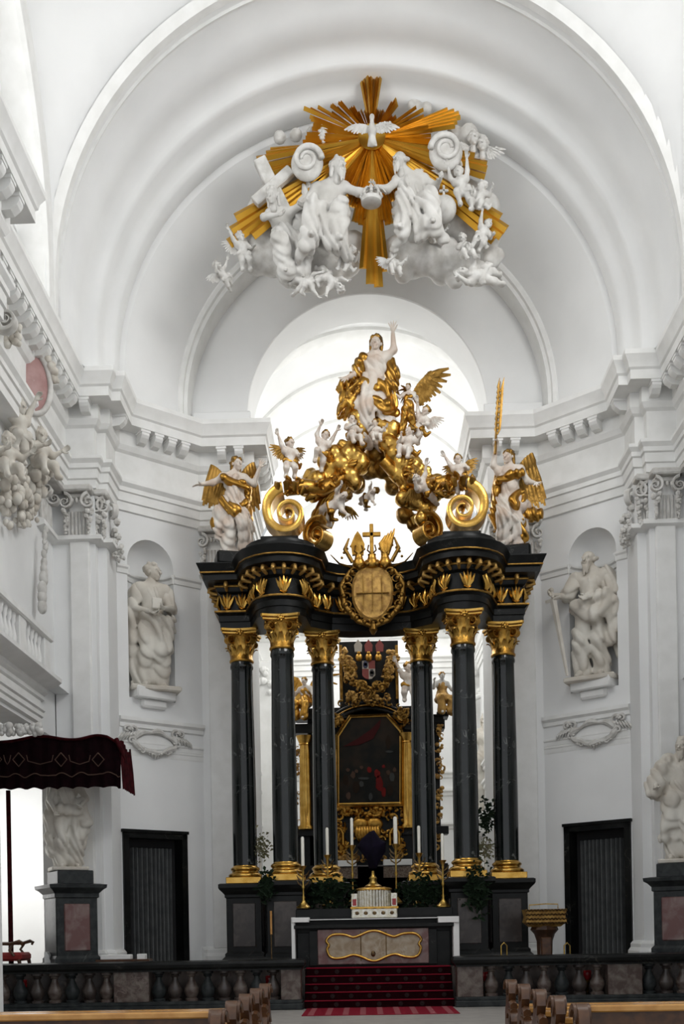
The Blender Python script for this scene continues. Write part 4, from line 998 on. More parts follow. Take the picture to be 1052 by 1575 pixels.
# --- large gilded angels on the ends of the baldachin cornice
J = J_(STAND, shl=(-.11, 0, .795), ell=(-.22, -.03, .72), wrl=(-.34, -.08, .675), elr=(.20, -.03, .74), wrr=(.25, -.08, .88), head=(.03, -.02, .925), knr=(.07, -.11, .30), anr=(.10, -.05, .07), pll=(0, 0, 1), plr=(0, -1, 0))
robe = [cap((-.02, -.02, .6), (-.14, .0, .42), .07, .07), cap((-.14, 0, .42), (-.17, .02, .22), .07, .04), cap((.04, .02, .5), (.16, .04, .3), .06, .05)]
gold = [('mantle', [cap((-.10, -.07, .76), (.10, -.075, .69), .035, .04), cap((-.12, -.05, .55), (-.02, -.10, .42), .04, .05), cap((-.02, -.1, .42), (.10, -.06, .52), .05, .035), cap((-.1, .03, .45), (-.20, .03, .33), .06, .05), cap((.12, .04, .75), (.13, .06, .40), .045, .05), cap((.13, .06, .4), (.10, .05, .15), .05, .03)], 'gold', .018)]
angL = figure('baldachin_angel', 'winged white and gold angel stretching an arm out, on the left end of the baldachin', 'statue', fig_at(362, 856, 24.85, 152, rz=.25), J, robe, 'polychrome', 'polychrome', 'long', 'gold_dark', fold=.017, seed=2, hyaw=.45, hands=('o', 'o'),
       wings=[((-.05, .07, .76), (-.25, .12, .97), (-.03, .02, -.36), .12), ((.05, .07, .78), (.24, .13, 1.03), (.02, .02, -.40), .12)], wingmat='gold_dark', extra=gold, h=.0105)
mb = MB(); mb.bbox(-.2, .22, -.14, .14, -.12, .014, .02); mb.build('plinth', 'black_trim', angL)
J2 = J_(STAND, ell=(-.16, -.03, .86), wrl=(-.13, -.07, 1.0), elr=(.18, -.03, .66), wrr=(.25, -.12, .60), head=(-.01, -.02, .925), knl=(-.06, -.11, .30), anl=(-.06, -.06, .07), pll=(0, -1, 0))
robe = [cap((.02, -.02, .6), (.12, .0, .42), .07, .07), cap((-.04, .02, .5), (-.12, .04, .3), .06, .05), cap((.12, .02, .42), (.12, .04, .18), .06, .05)]
gold = [('mantle', [cap((-.10, -.07, .70), (.11, -.08, .735), .04, .035), cap((-.11, .02, .72), (-.16, .05, .40), .05, .045), cap((-.16, .05, .4), (-.14, .05, .22), .045, .03), cap((.13, -.02, .5), (.06, -.10, .40), .04, .04), cap((.02, -.09, .46), (.12, -.04, .55), .04, .03), cap((.10, -.03, .25), (.14, -.02, .08), .045, .03), cap((.15, .02, .36), (.26, .03, .34), .06, .06)], 'gold', .018)]
angR = figure('baldachin_angel', 'winged white and gold angel raising a palm branch on the right end of the baldachin', 'statue', fig_at(786, 846, 24.85, 152, rz=-.2), J2, robe, 'polychrome', 'polychrome', 'long', 'gold_dark', fold=.017, seed=9, hyaw=-.5, hands=('r', 'o'),
       wings=[((.05, .07, .78), (.25, .12, 1.0), (.05, .02, -.46), .12), ((-.06, .07, .76), (-.15, .14, .93), (-.03, .02, -.30), .12)], wingmat='gold_dark', extra=gold, h=.0105)
mb = MB(); mb.bbox(-.22, .2, -.14, .14, -.12, .014, .02); mb.build('plinth', 'black_trim', angR)
mb = MB(); base = Vector((-.125, -.10, 1.04))
mb.tube([base+Vector((-.01, 0, -.1)), base+Vector((.01, 0, .2)), base+Vector((.055, 0, .62))], [.014, .012, .004], 6)
for i in range(9):
    t = .15+i*.085; b = base+Vector((.01+.05*t, 0, .62*t))
    for q in (-1, 1): mb.tube([b, b+Vector((q*.022, 0, .05)), b+Vector((q*.022+.02, 0, .14))], [.007, .012, .003], 5)
mb.build('palm_branch', 'gold_dark', angR)
# --- putti: a few carved poses, used many times
POSES = {
 'wave': J_(PUTTO, ell=(-.22, -.03, .80), wrl=(-.30, -.08, .98), elr=(.23, -.05, .56), wrr=(.22, -.2, .50)),
 'sit': J_(PUTTO, knl=(-.12, -.22, .40), knr=(.14, -.20, .36), anl=(-.08, -.24, .18), anr=(.16, -.26, .16), ell=(-.22, -.1, .56), wrl=(-.12, -.24, .60), elr=(.24, 0, .60), wrr=(.34, -.1, .68)),
 'fly': J_(PUTTO, head=(0, -.10, .86), ell=(-.20, -.12, .74), wrl=(-.16, -.28, .90), elr=(.25, -.06, .66), wrr=(.42, -.12, .74), knl=(-.10, .05, .20), knr=(.14, .12, .26), anl=(-.06, .24, .06), anr=(.18, .34, .16)),
 'climb': J_(PUTTO, ell=(-.22, .0, .82), wrl=(-.20, -.12, 1.0), elr=(.20, 0, .84), wrr=(.24, -.12, 1.02), knl=(-.14, -.18, .34), anl=(-.12, -.04, .12), knr=(.10, .02, .20), anr=(.12, .12, .02))}
HY = {'wave': .3, 'sit': -.35, 'fly': .2, 'climb': 0}
def putto(lab, x, y, Y, hpx, pose, rz=0, ry=0, rx=0, body='stucco', cloth='stucco', wings=False, wm='stucco', grp='stucco cherubs round the sunburst'):
    rb = [cap((-.12, -.02, .42), (.13, -.06, .38), .075, .07), cap((.13, -.04, .42), (.24, .06, .30), .07, .04), cap((.24, .06, .3), (.30, .1, .42), .04, .03)]
    wg = [((-.07, .09, .62), (-.26, .16, .84), (-.12, .05, -.24)), ((.07, .09, .62), (.26, .16, .84), (.12, .05, -.24))] if wings else None
    return figure('cherub', lab, 'cherub', fig_at(x, y, Y, hpx, rz, ry, rx, .48), POSES[pose], rb, body, cloth, 'putto', 'gold_dark' if body in ('polychrome', 'gold') else body, hd=.27, fat=1.8, h=.027, fold=.014, fq=.6, hyaw=HY[pose], wings=wg, wingmat=wm, group=grp,
                  torso=False, skirt=False, headh=.075, key=('putto', pose, wings))
# --- the Virgin rising on clouds at the crown of the baldachin
J = J_(STAND, head=(.012, -.02, .925), elr=(.17, -.01, .865), wrr=(.165, -.04, 1.0), plr=(-.2, -1, 0), ell=(-.17, -.03, .66), wrl=(-.24, -.10, .60), shr=(.10, 0, .815), knl=(-.07, -.12, .30), anl=(-.08, -.02, .08))
robe = [cap((-.03, -.02, .6), (-.10, -.02, .35), .09, .10), cap((.05, 0, .5), (.09, .02, .2), .09, .10)]
gold = [('mantle', [cap((-.11, -.02, .80), (-.17, -.01, .66), .045, .055), cap((-.16, 0, .64), (-.25, .03, .50), .055, .05), cap((-.25, .03, .50), (-.31, .04, .34), .05, .035), cap((-.24, .03, .62), (-.33, .05, .58), .045, .03), cap((.11, .04, .82), (.155, .05, .70), .05, .055),
        cap((.15, .05, .7), (.14, .06, .45), .055, .06), cap((-.12, -.06, .54), (.13, -.08, .50), .05, .05), cap((.13, -.07, .5), (.15, -.04, .3), .05, .05), cap((-.1, -.08, .40), (.10, -.10, .32), .045, .05)], 'gold', .018)]
mad = figure('virgin_statue', 'white and gold robed woman raising her open hand at the very top of the baldachin', 'statue', fig_at(579, 690, 24.9, 172, rz=-.05), J, robe, 'polychrome', 'polychrome', 'woman', 'gold_dark', fold=.017, seed=12, hyaw=-.1, hroll=.08, hands=('o', 'o'), extra=gold, h=.0105)
# --- gilded clouds carrying her
def cloud(name, lab, cat, pts, Y, m, seed=0, grp=None, h=.045, k=.10, bump=6, fold=0.0):
    rnd = random.Random(seed); L = []
    for (x, y, r) in pts:
        q = at(x, y, Y); rr = px(r, Y); L.append((q.x, q.y+rnd.uniform(-.12, .12), q.z, rr))
        for i in range(bump):
            a, b = rnd.uniform(0, 2*pi), rnd.uniform(-.9, .9)
            L.append((q.x+rr*.75*cos(a)*cos(b), q.y-abs(rr*.6*sin(b)), q.z+rr*.75*sin(a)*cos(b), rr*rnd.uniform(.32, .55)))
    mb = MB(); mb.addnp(*blob(L, h, k, fold)); o = mb.build(name, m, ang=180); return tag(o, lab, cat, grp)
GC = 'gilded clouds on the baldachin'
cloud('gilded_cloud', 'gold cloud bank climbing from the left large scroll toward the robed woman', 'cloud', [(468, 752, 13), (488, 742, 15), (506, 728, 16), (524, 716, 17), (541, 700, 17), (517, 747, 14), (538, 735, 16), (553, 715, 16), (484, 763, 11), (549, 682, 15), (560, 662, 16), (548, 646, 14), (565, 640, 14), (500, 712, 13), (515, 700, 13), (478, 735, 12), (530, 690, 12), (497, 757, 12), (545, 745, 11)], 24.85, 'gold_bright', 1, GC, k=.025)
cloud('gilded_cloud', 'gold cloud bank climbing from the right large scroll toward the robed woman', 'cloud', [(690, 752, 12), (668, 760, 14), (648, 752, 16), (632, 735, 18), (620, 716, 17), (606, 700, 16), (596, 684, 15), (640, 772, 15), (620, 770, 13), (655, 785, 12), (601, 664, 15), (585, 655, 16), (610, 690, 12), (640, 715, 13), (650, 730, 13), (672, 742, 13), (628, 755, 13), (662, 775, 12), (648, 800, 11), (612, 730, 13)], 24.85, 'gold_bright', 2, GC, k=.025)
cloud('gilded_cloud', 'dark gold clouds under the arch of cherubs', 'cloud', [(578, 700, 17), (566, 720, 16), (592, 722, 16), (605, 745, 14), (622, 792, 13), (640, 806, 12), (528, 760, 13), (505, 775, 13), (490, 795, 12), (583, 680, 16), (550, 745, 12)], 25.35, 'gold_dark', 3, GC, k=.025)
GP = 'cherubs on the baldachin'
putto('white cherub raising an arm on top of the left large scroll', 446, 706, 24.1, 62, 'wave', rz=.3, body='polychrome', cloth='gold', grp=GP, wings=True, wm='gold_dark')
putto('white cherub perched on top of the right large scroll', 707, 730, 24.1, 60, 'wave', rz=-.3, ry=-.1, body='polychrome', cloth='gold', grp=GP, wings=True, wm='gold_dark')
putto('white cherub with both arms up on the left gold cloud', 495, 692, 24.5, 60, 'climb', rz=.3, ry=.25, body='polychrome', cloth='gold', grp=GP, wings=False)
putto('cherub sitting left of the robed woman with gold cloth', 541, 668, 24.55, 58, 'sit', rz=.5, body='polychrome', cloth='gold', grp=GP)
putto('white flying cherub stretched out below the left gold cloud', 512, 778, 24.4, 66, 'fly', rz=-.4, ry=1.2, body='polychrome', cloth='gold', grp=GP, wings=True, wm='gold_dark')
putto('white flying cherub stretched over the right gold cloud', 656, 752, 24.4, 64, 'fly', rz=.4, ry=-1.15, body='polychrome', cloth='gold', grp=GP, wings=True, wm='gold_dark')
putto('cherub climbing at the right knee of the robed woman', 627, 688, 24.5, 62, 'sit', rz=-.4, ry=.2, body='polychrome', cloth='gold', grp=GP)
putto('winged cherub leaning outward to the right of the robed woman', 646, 655, 24.6, 58, 'wave', rz=-.5, ry=.5, body='polychrome', cloth='gold', grp=GP, wings=True, wm='polychrome')
putto('small cherub head peering out of the middle gold cloud', 577, 668, 24.45, 44, 'sit', rz=.1, body='polychrome', cloth='gold', grp=GP)
putto('cherub lying at the left elbow of the robed woman', 538, 618, 24.7, 52, 'fly', rz=.4, ry=.6, body='gold', cloth='gold', grp=GP)
putto('cherub hanging below the dark clouds with an arm out', 565, 765, 25.0, 44, 'fly', rz=-.6, ry=1.3, body='polychrome', cloth='gold_dark', grp=GP)
J = J_(STAND, elr=(.17, -.03, .67), wrr=(.22, -.10, .60), ell=(-.17, -.05, .72), wrl=(-.25, -.1, .78), knl=(-.04, -.06, .30), knr=(.10, -.10, .32), anr=(.16, .04, .12), head=(-.02, -.02, .925))
figure('attending_angel', 'gold winged angel spreading one tall wing right of the robed woman', 'statue', fig_at(624, 668, 24.7, 76, rz=-.3, ry=.1), J, [cap((.03, -.02, .6), (.1, 0, .3), .08, .08)], 'polychrome', 'gold', 'curls', 'gold_dark', seed=3, fold=.014, h=.018, headh=.075,
       wings=[((.06, .07, .80), (.44, .12, 1.25), (.16, .02, -.40)), ((-.05, .07, .80), (-.12, .14, 1.0), (-.05, .02, -.25))], wingmat='gold_dark')
# ------------------------------------------------------------------ the sunburst with its stucco group under the choir arch
GY = 23.75
rm = MB(); rm.add([(0, -.03, -.012), (0, -.03, .012), (0, .02, 0), (1, 0, -.030), (1, 0, .030), (1, -.045, 0), (.985, .02, 0), (0, -.05, 0)], [(0, 3, 5, 7), (7, 5, 4, 1), (1, 4, 6, 2), (2, 6, 3, 0), (3, 6, 4, 5), (0, 7, 1, 2)])
RAY = rm.mesh('ray', 'gold_ray', smooth=False)
sun = thing('sunburst', 'gilded sunburst of long carved rays behind the white dove', 'sunburst')
sc = at(572, 216, GY)
def rays(a_mid, half, length, step=2.6, jit=.07, seed=0):
    rnd = random.Random(seed+int(a_mid)); n = max(1, int(2*half/step)); out = []
    for i in range(n+1):
        a = a_mid-half+2*half*i/n; u = abs(a-a_mid)/half if half else 0
        out.append((a, length*(1-.10*u-jit*rnd.random())))
    return out
allr = []
for am, hf, ln in ((90, 8.5, 108), (72, 7, 52), (57, 4, 74), (45, 5, 56), (112, 9, 52), (121, 4, 66), (137, 10, 86), (152, 6, 118), (165, 5, 104), (188, 7, 186), (176, 4, 112), (211, 5, 276), (200, 4, 120), (222, 5, 140), (236, 8, 96), (252, 7, 110),
                   (270, 5.0, 232), (260, 4, 140), (281, 4, 138), (291, 6, 110), (306, 8, 100), (321, 7, 112), (-36, 4, 276), (-25, 5, 120), (-15, 6, 192), (-4, 5, 110), (6, 5, 100), (16, 6.5, 148), (29, 6, 96)):
    allr += rays(am, hf, ln)
for a, ln in allr:
    L = px(ln, GY)
    M = Matrix.Translation((sc.x, GY+.05*sin(a*7.3), sc.z)) @ Matrix.Rotation(-R(a), 4, 'Y') @ Matrix.Rotation(R(2.0), 4, 'Z') @ Matrix.Diagonal((L, 1.5, L*1.05, 1))
    obj('ray', RAY, sun, M)
mb = MB(); mb.lathe([(0, -.2), (.22, -.12), (.30, 0), (.3, .1)], 20, M=M3((sc.x, GY-.02, sc.z), rx=R(90))); mb.build('hub', 'gold_ray', sun)
# dove
dv = thing('dove', 'white stucco dove with spread wings at the centre of the sunburst', 'dove', M3((sc.x, GY-.35, sc.z-.02)))
P_ = [ell((0, 0, -.02), (.10, .14, .12)), cap((0, -.06, .06), (0, -.10, .16), .05, .04), ell((0, -.12, .19), .055), cap((0, -.16, .19), (0, -.22, .17), .02, .008), cap((0, .02, -.1), (0, .03, -.26), .07, .09), cap((-.04, .03, -.2), (-.08, .03, -.32), .03), cap((.04, .03, -.2), (.08, .03, -.32), .03)]
mb = MB(); mb.addnp(*sdf(P_, .016, .03)); mb.build('body', 'stucco', dv, ang=180)
for s in (-1, 1):
    mb = MB(); wing(mb, (s*.06, 0, .05), (s*.46, .03, .10), (s*.05, 0, -.22), 9, .015); mb.build('wing', 'stucco', dv, ang=60)
# clouds
SG = 'stucco clouds round the sunburst'
def scloud(lab, pts, Y, seed, bump=6): return cloud('stucco_cloud', lab, 'cloud', pts, Y, 'stucco', seed, SG, h=.06, k=.07, bump=bump)
scloud('white cloud bank behind the leaning cross', [(405, 330, 24), (400, 370, 24), (420, 300, 22), (440, 290, 26), (455, 330, 30), (470, 280, 24), (395, 405, 20), (420, 400, 24), (450, 420, 22)], 24.35, 1)
scloud('white cloud bank under the two seated figures, left of the golden beam', [(480, 400, 26), (505, 420, 22), (530, 405, 20), (470, 430, 18), (545, 380, 18), (515, 380, 24), (490, 440, 14)], 24.3, 2)
scloud('broad smooth white cloud right of the golden beam', [(610, 390, 22), (635, 400, 24), (660, 400, 24), (690, 395, 22), (620, 420, 14), (680, 415, 18), (715, 410, 18), (700, 430, 14), (735, 425, 16)], 24.3, 3)
scloud('white cloud bank behind the cherubs at the right end', [(735, 330, 28), (745, 365, 24), (720, 300, 24), (700, 340, 28), (755, 395, 16), (670, 300, 24), (690, 270, 20), (720, 360, 24)], 24.4, 4)
scloud('thin cloud shelf along the arch at the upper left', [(430, 210, 10), (455, 205, 10), (480, 200, 10), (500, 200, 8)], 24.1, 5, 1)
scloud('thin cloud shelf along the arch at the upper right', [(700, 205, 14), (720, 212, 14), (740, 222, 12), (640, 165, 12), (655, 172, 10)], 24.1, 6, 1)
def swirl(lab, x, y, r, Y, flip):
    t = thing('cloud_scroll', lab, 'cloud', M3(tuple(at(x, y, Y))), SG); rr = px(r, Y)
    mb = MB(); mb.ball((0, .1, 0), (rr, .16, rr*1.08), 20, 12); mb.build('puff', 'stucco', t, ang=180)
    mb = MB(); pts, ws = spiral(1.5, rr*.92, .11, .05, 24); mb.tube([(flip*a, -.06, b) for a, b in pts], [w+.02 for w in ws], 8); mb.build('curl', 'stucco', t, ang=180)
swirl('round curled cloud left of the dove', 472, 247, 25, 23.45, 1)
swirl('round curled cloud right of the dove', 686, 230, 26, 23.45, -1)
# cross
cr = thing('wooden_cross', 'large white stucco cross leaning behind the crouching angel', 'cross')
a, b = at(399, 246, 23.7), at(474, 400, 23.9); d = (b-a).normalized(); sd = d.cross(Vector((0, 1, 0))).normalized()
def beam(name, p, q, w):
    u = (q-p).normalized(); v = u.cross(Vector((0, 1, 0))).normalized(); y = Vector((0, 1, 0)); mb = MB()
    M = Matrix(((v.x, y.x, u.x, p.x), (v.y, y.y, u.y, p.y), (v.z, y.z, u.z, p.z), (0, 0, 0, 1))); mb.bbox(-w, w, -w*.7, w*.7, 0, (q-p).length, .02, M); mb.build(name, 'stucco', cr)
beam('upright', a, b, .14); beam('crossbar', at(392, 312, 23.65), at(448, 262, 23.75), .12)
# two seated figures crowning
J = J_(SIT, head=(.10, -.08, .90), neck=(.07, -.02, .83), chest=(.035, 0, .725), shl=(-.07, .02, .79), shr=(.15, -.02, .785), elr=(.25, -.10, .70), wrr=(.37, -.14, .695), ell=(-.16, -.02, .64), wrl=(-.20, -.12, .56), plr=(0, 0, -1), knl=(-.12, -.20, .52), knr=(.10, -.22, .50), anl=(-.14, -.22, .27), anr=(.06, -.24, .24))
robe = [cap((-.10, -.05, .52), (.10, -.08, .53), .08, .08), cap((-.13, .05, .80), (-.18, .06, .62), .045, .06), cap((-.18, .06, .6), (-.2, .02, .42), .06, .06), cap((-.12, -.19, .51), (-.17, -.19, .2), .06, .06), cap((.1, -.2, .5), (.07, -.22, .2), .06, .06), cap((.10, -.2, .5), (-.13, -.19, .30), .045, .05), cap((-.06, -.16, .50), (.02, -.2, .22), .05, .05), cap((-.16, -.14, .3), (-.22, -.12, .16), .05, .03), cap((.06, -.2, .24), (.14, -.18, .14), .05, .03)]
figure('seated_figure', 'white seated man reaching a crown toward the golden beam, left of it', 'statue', fig_at(502, 404, 23.75, 196, rz=.15, piv=.20), J, robe, 'stucco', 'stucco', 'beard', fold=.018, seed=5, hyaw=.55, htilt=.1, torso=False, rs=.72, h=.0105,
       extra=[('billowing_cloak', [cap((-.05, .08, .88), (.08, .10, .95), .04), cap((-.05, .08, .88), (-.13, .09, .74), .05), cap((.08, .1, .95), (.17, .1, .86), .04), cap((.17, .1, .86), (.16, .08, .72), .035), ell((.04, .14, .80), (.15, .03, .14))], 'stucco', .01)])
J = J_(SIT, head=(-.12, -.07, .91), neck=(-.08, -.02, .835), chest=(-.04, 0, .73), shl=(-.15, -.02, .79), shr=(.06, .02, .79), ell=(-.22, -.10, .68), wrl=(-.27, -.17, .66), elr=(.16, -.04, .68), wrr=(.21, -.16, .64), knl=(-.06, -.22, .52), knr=(.13, -.20, .50), anl=(-.08, -.25, .26), anr=(.16, -.25, .26))
robe = [cap((-.10, -.05, .53), (.12, -.06, .52), .085, .085), cap((-.06, -.2, .51), (-.08, -.24, .22), .06, .06), cap((.13, -.19, .5), (.16, -.24, .22), .06, .06), cap((-.1, -.02, .72), (-.12, -.02, .55), .05, .05), cap((.13, -.19, .5), (-.06, -.22, .33), .04, .05), cap((.04, -.16, .5), (.05, -.2, .2), .045, .05), cap((.16, -.2, .3), (.24, -.16, .16), .05, .03), cap((-.08, -.2, .26), (-.16, -.18, .16), .045, .03)]
figure('seated_figure', 'white bearded old man seated beside an orb, right of the golden beam', 'statue', fig_at(642, 388, 23.75, 190, rz=-.2, piv=.2), J, robe, 'stucco', 'stucco', 'bald_beard', fold=.018, seed=8, hyaw=-.5, rs=.75, h=.0105,
       extra=[('billowing_cloak', [cap((0, .08, .86), (.16, .10, .90), .06, .05), cap((.16, .1, .9), (.32, .09, .93), .05, .03), cap((.05, .08, .82), (.22, .09, .84), .06, .05), cap((.22, .09, .84), (.34, .08, .90), .05, .025), cap((.02, .06, .82), (.08, .06, .68), .08, .07)], 'stucco', .012)])
ob = thing('orb', 'smooth white stucco globe with a small cross beside the bearded man', 'orb', M3(tuple(at(683, 322, 23.6))))
mb = MB(); mb.ball((0, 0, 0), .27, 24, 14); mb.build('globe', 'stucco', ob, ang=180)
mb = MB(); mb.bbox(-.025, .025, -.025, .025, .25, .52, .008); mb.bbox(-.10, .10, -.025, .025, .38, .43, .008); mb.build('cross', 'stucco', ob)
cw = thing('crown', 'small white stucco crown held above the golden beam', 'crown', M3(tuple(at(571, 308, 23.3))))
mb = MB(); mb.lathe([(.19, -.08), (.22, -.06), (.22, .02), (.19, .04)], 20); mb.build('band', 'stucco', cw)
mb = MB()
for i in range(8):
    a = i*pi/4; mb.tube([(.20*cos(a), .20*sin(a), .02), (.21*cos(a), .21*sin(a), .14), (.12*cos(a), .12*sin(a), .24), (0, 0, .25)], [.03, .03, .022, .02], 6); mb.ball((.22*cos(a), .22*sin(a), .08), .04, 6, 4)
mb.ball((0, 0, .29), .05, 8, 6); mb.bbox(-.012, .012, -.012, .012, .32, .46, .003); mb.bbox(-.05, .05, -.012, .012, .38, .41, .003); mb.build('arches', 'stucco', cw, ang=60)
# crouching angel who carries the cross
J = J_(STAND, head=(-.10, -.12, .84), neck=(-.07, -.05, .78), chest=(-.02, 0, .69), waist=(.02, .03, .60), pelvis=(.05, .04, .52), shl=(-.12, -.02, .745), shr=(.06, -.02, .76), ell=(-.18, -.10, .66), wrl=(-.05, -.20, .62), elr=(.16, -.10, .78), wrr=(.22, -.16, .72),
       hil=(.0, .02, .50), hir=(.10, .02, .50), knl=(-.05, -.18, .40), knr=(.20, -.12, .42), anl=(.02, -.10, .18), anr=(.16, -.02, .18))
robe = [cap((.0, 0, .58), (.1, .0, .5), .09, .1), cap((-.03, -.14, .4), (.0, -.1, .2), .075, .08), cap((.18, -.1, .42), (.15, -.02, .2), .075, .08), cap((.08, .02, .45), (.08, .02, .22), .09, .1)]
figure('crouching_angel', 'white stucco angel bending under the large cross', 'statue', fig_at(437, 430, 23.7, 168, rz=.1, piv=.16), J, robe, 'stucco', 'stucco', 'long', fold=.018, seed=7, hyaw=-.35, htilt=.3, torso=False, h=.0135)
# cherubs
putto('stucco cherub below the left ray stub at the lower left end', 374, 388, 23.9, 58, 'wave', rz=.4, ry=-.2, wings=True)
putto('tiny stucco cherub at the lower left tip of the group', 345, 425, 23.9, 44, 'fly', rz=.5, ry=-.9, wings=True)
putto('stucco cherub diving below the seated crown bearer', 505, 428, 23.6, 58, 'fly', rz=.3, ry=2.3)
putto('stucco cherub curled up beside the foot of the golden beam, left', 534, 405, 23.6, 50, 'sit', rz=-.4, ry=.4)
putto('stucco cherub lying under the crouching angel', 470, 435, 23.6, 52, 'fly', rz=.4, ry=1.4)
putto('stucco cherub with folded wings right of the golden beam foot', 604, 412, 23.55, 50, 'sit', rz=.3, wings=True)
putto('stucco cherub with raised arms under the right ray', 711, 290, 23.55, 66, 'climb', rz=-.2, ry=-.2)
putto('stucco cherub looking down beside the raised cherub', 738, 310, 23.55, 58, 'sit', rz=-.5, ry=.2)
putto('stucco cherub climbing between the cherubs and the right ray stub', 741, 362, 23.6, 56, 'wave', rz=.4, ry=.5)
putto('stucco cherub resting its chin on a hand above the lying one', 715, 388, 23.45, 54, 'sit', rz=.2, ry=-.2)
putto('stucco cherub lying along the lower right edge', 740, 424, 23.45, 74, 'fly', rz=-.2, ry=-1.45)
putto('stucco cherub half hidden behind the bearded man', 668, 365, 23.8, 50, 'sit', rz=.2)
for i, (x, y, lab) in enumerate(((728, 215, 'stucco cherub head in a curl of cloud, upper right'), (742, 224, 'second stucco cherub head in the upper right curl'), (497, 208, 'small stucco cherub head beside the upper left ray'))):
    t = thing('winged_cherub', lab, 'cherub', M3(tuple(at(x, y, 23.8)), rz=.2-.3*i, s=px(22, 23.8)), 'cherub heads round the sunburst')
    mb = MB(); mb.addnp(*cached(('head', .075), lambda: head_np(.075))); mb.build('face', 'stucco', t, ang=180)
    mb = MB(); mb.addnp(*cached(('hair', 'putto', True), lambda: hair_np('putto', .09))); mb.build('hair', 'stucco', t, ang=180)
    for s in (-1, 1):
        mb = MB(); wing(mb, (s*.2, .2, -.45), (s*1.1, .3, -.1), (s*.3, 0, -.7), 7, .04); mb.build('wing', 'stucco', t, ang=60)
# ------------------------------------------------------------------ altarpiece behind the baldachin
AY = 32.0
def ap(x, y, Y=AY): return at(x, y, Y)
def slab(mb, x0, x1, y0, y1, Y0, Y1, c=.01):
    """upright block that fills frame range x0..x1, y0..y1 at depth Y0, back to Y1"""
    a, b = at(x0, y1, Y0), at(x1, y0, Y0); mb.bbox(a.x, b.x, Y0, Y1, a.z, b.z, c); return mb
alt = thing('altarpiece', 'black and gold carved altarpiece with dark painting behind the columns', 'altarpiece')
mb = MB(); slab(mb, 478, 660, 1085, 1400, 32.0, 32.5); slab(mb, 523, 612, 985, 1100, 32.0, 32.4); slab(mb, 448, 690, 1330, 1420, 32.0, 33.0); slab(mb, 450, 520, 1278, 1400, 32.0, 32.4); slab(mb, 655, 675, 1100, 1400, 32.0, 32.4)
zf = at(570, 1330, 32).z; a_, b_ = at(448, 1400, 32), at(690, 1400, 32); mb.bbox(a_.x, b_.x, 31.9, 33.2, S0, zf, .01)
mb.build('back_wall', 'black_trim', alt)
mb = MB()
for (x0, x1, y0, y1, d) in ((452, 514, 1112, 1128, .25), (622, 684, 1106, 1122, .25), (452, 486, 1270, 1286, .25), (618, 690, 1270, 1284, .2), (455, 684, 1100, 1104, .35)): slab(MB(), x0, x1, y0, y1, 32.0-d, 32.3).build('cornice', 'black_trim', alt)
# consoles stepping out at the ends
for (x0, x1, y0, y1) in ((672, 690, 1094, 1102), (668, 682, 1102, 1112), (450, 462, 1098, 1106)): slab(MB(), x0, x1, y0, y1, 31.7, 32.3).build('console', 'black_trim', alt)
# segmental pediment over the frame
mb = MB(); c = at(568, 1150, 31.75); r0 = px(62, 31.75)
for rr, w in ((r0, .07), (r0+.16, .05)):
    mb.tube([(c.x+rr*1.12*cos(a), 31.75, c.z+rr*.98*sin(a)) for a in [R(48+84*i/16) for i in range(17)]], w, 8)
mb.build('arched_pediment', 'black_trim', alt, ang=60)
mb = MB(); mb.tube([(c.x+(r0+.08)*1.12*cos(a), 31.68, c.z+(r0+.08)*.98*sin(a)) for a in [R(50+80*i/16) for i in range(17)]], .025, 6); mb.build('gilt_moulding', 'gold_dark', alt, ang=60)
# gilt columns
def gcol(x0, x1, yt, yb, Y):
    a, b = at(x0, yb, Y), at(x1, yt, Y); r = (b.x-a.x)/2; h = b.z-a.z; x = (a.x+b.x)/2
    m = MB(); m.lathe([(r*.95, 0), (r*1.35, .02), (r*1.35, .10), (r*1.05, .16), (r*1.08, h*.3), (r*.95, h*.82), (r*.85, h*.9), (r*1.1, h*.905), (r*.95, h*.92), (r*1.5, h)], 18, (x, Y, a.z)); return m
gcol(462, 477, 1132, 1277, 31.7).build('gilt_column', 'gold_bright', alt, ang=50)
gcol(619, 634, 1128, 1275, 31.7).build('gilt_column', 'gold_bright', alt, ang=50)
# gilt carving on edges
rnd = random.Random(4)
def carve(pts, n, r, Y, spread=6, m='gold', nm='gilt_carving', tubes=True):
    mb = MB()
    for i in range(n):
        t = rnd.random()*(len(pts)-1); j = int(t); u = t-j; x = pts[j][0]*(1-u)+pts[j+1][0]*u+rnd.uniform(-spread, spread); y = pts[j][1]*(1-u)+pts[j+1][1]*u+rnd.uniform(-spread, spread)
        q = at(x, y, Y); k = px(r, Y)*rnd.uniform(.6, 1.3)
        if tubes and rnd.random() < .6:
            p, w = spiral(.9, k*1.3, .25, k*.35, 10); sg = rnd.choice((-1, 1)); an = rnd.uniform(0, 6)
            mb.tube([(q.x+sg*(a*cos(an)-b*sin(an)), Y-rnd.uniform(0, .1), q.z+a*sin(an)+b*cos(an)) for a, b in p], [v*1.4 for v in w], 5)
        else: mb.ball((q.x, Y-.05, q.z), (k*.8, k*.6, k*.7), 6, 4)
    mb.build(nm, m, alt, ang=60)
carve([(676, 1115), (676, 1200), (674, 1300)], 46, 4, 31.75, 4, 'gilt_wood')
carve([(458, 1140), (457, 1275)], 26, 3, 31.8, 2, 'gilt_wood')
carve([(520, 1250), (618, 1250)], 60, 5, 31.7, 7, 'gold')
carve([(520, 1265), (530, 1310)], 36, 5, 31.7, 6, 'gold'); carve([(606, 1265), (618, 1310)], 36, 5, 31.7, 6, 'gold')
carve([(545, 1285), (568, 1280), (592, 1285)], 60, 5, 31.6, 9, 'gold')
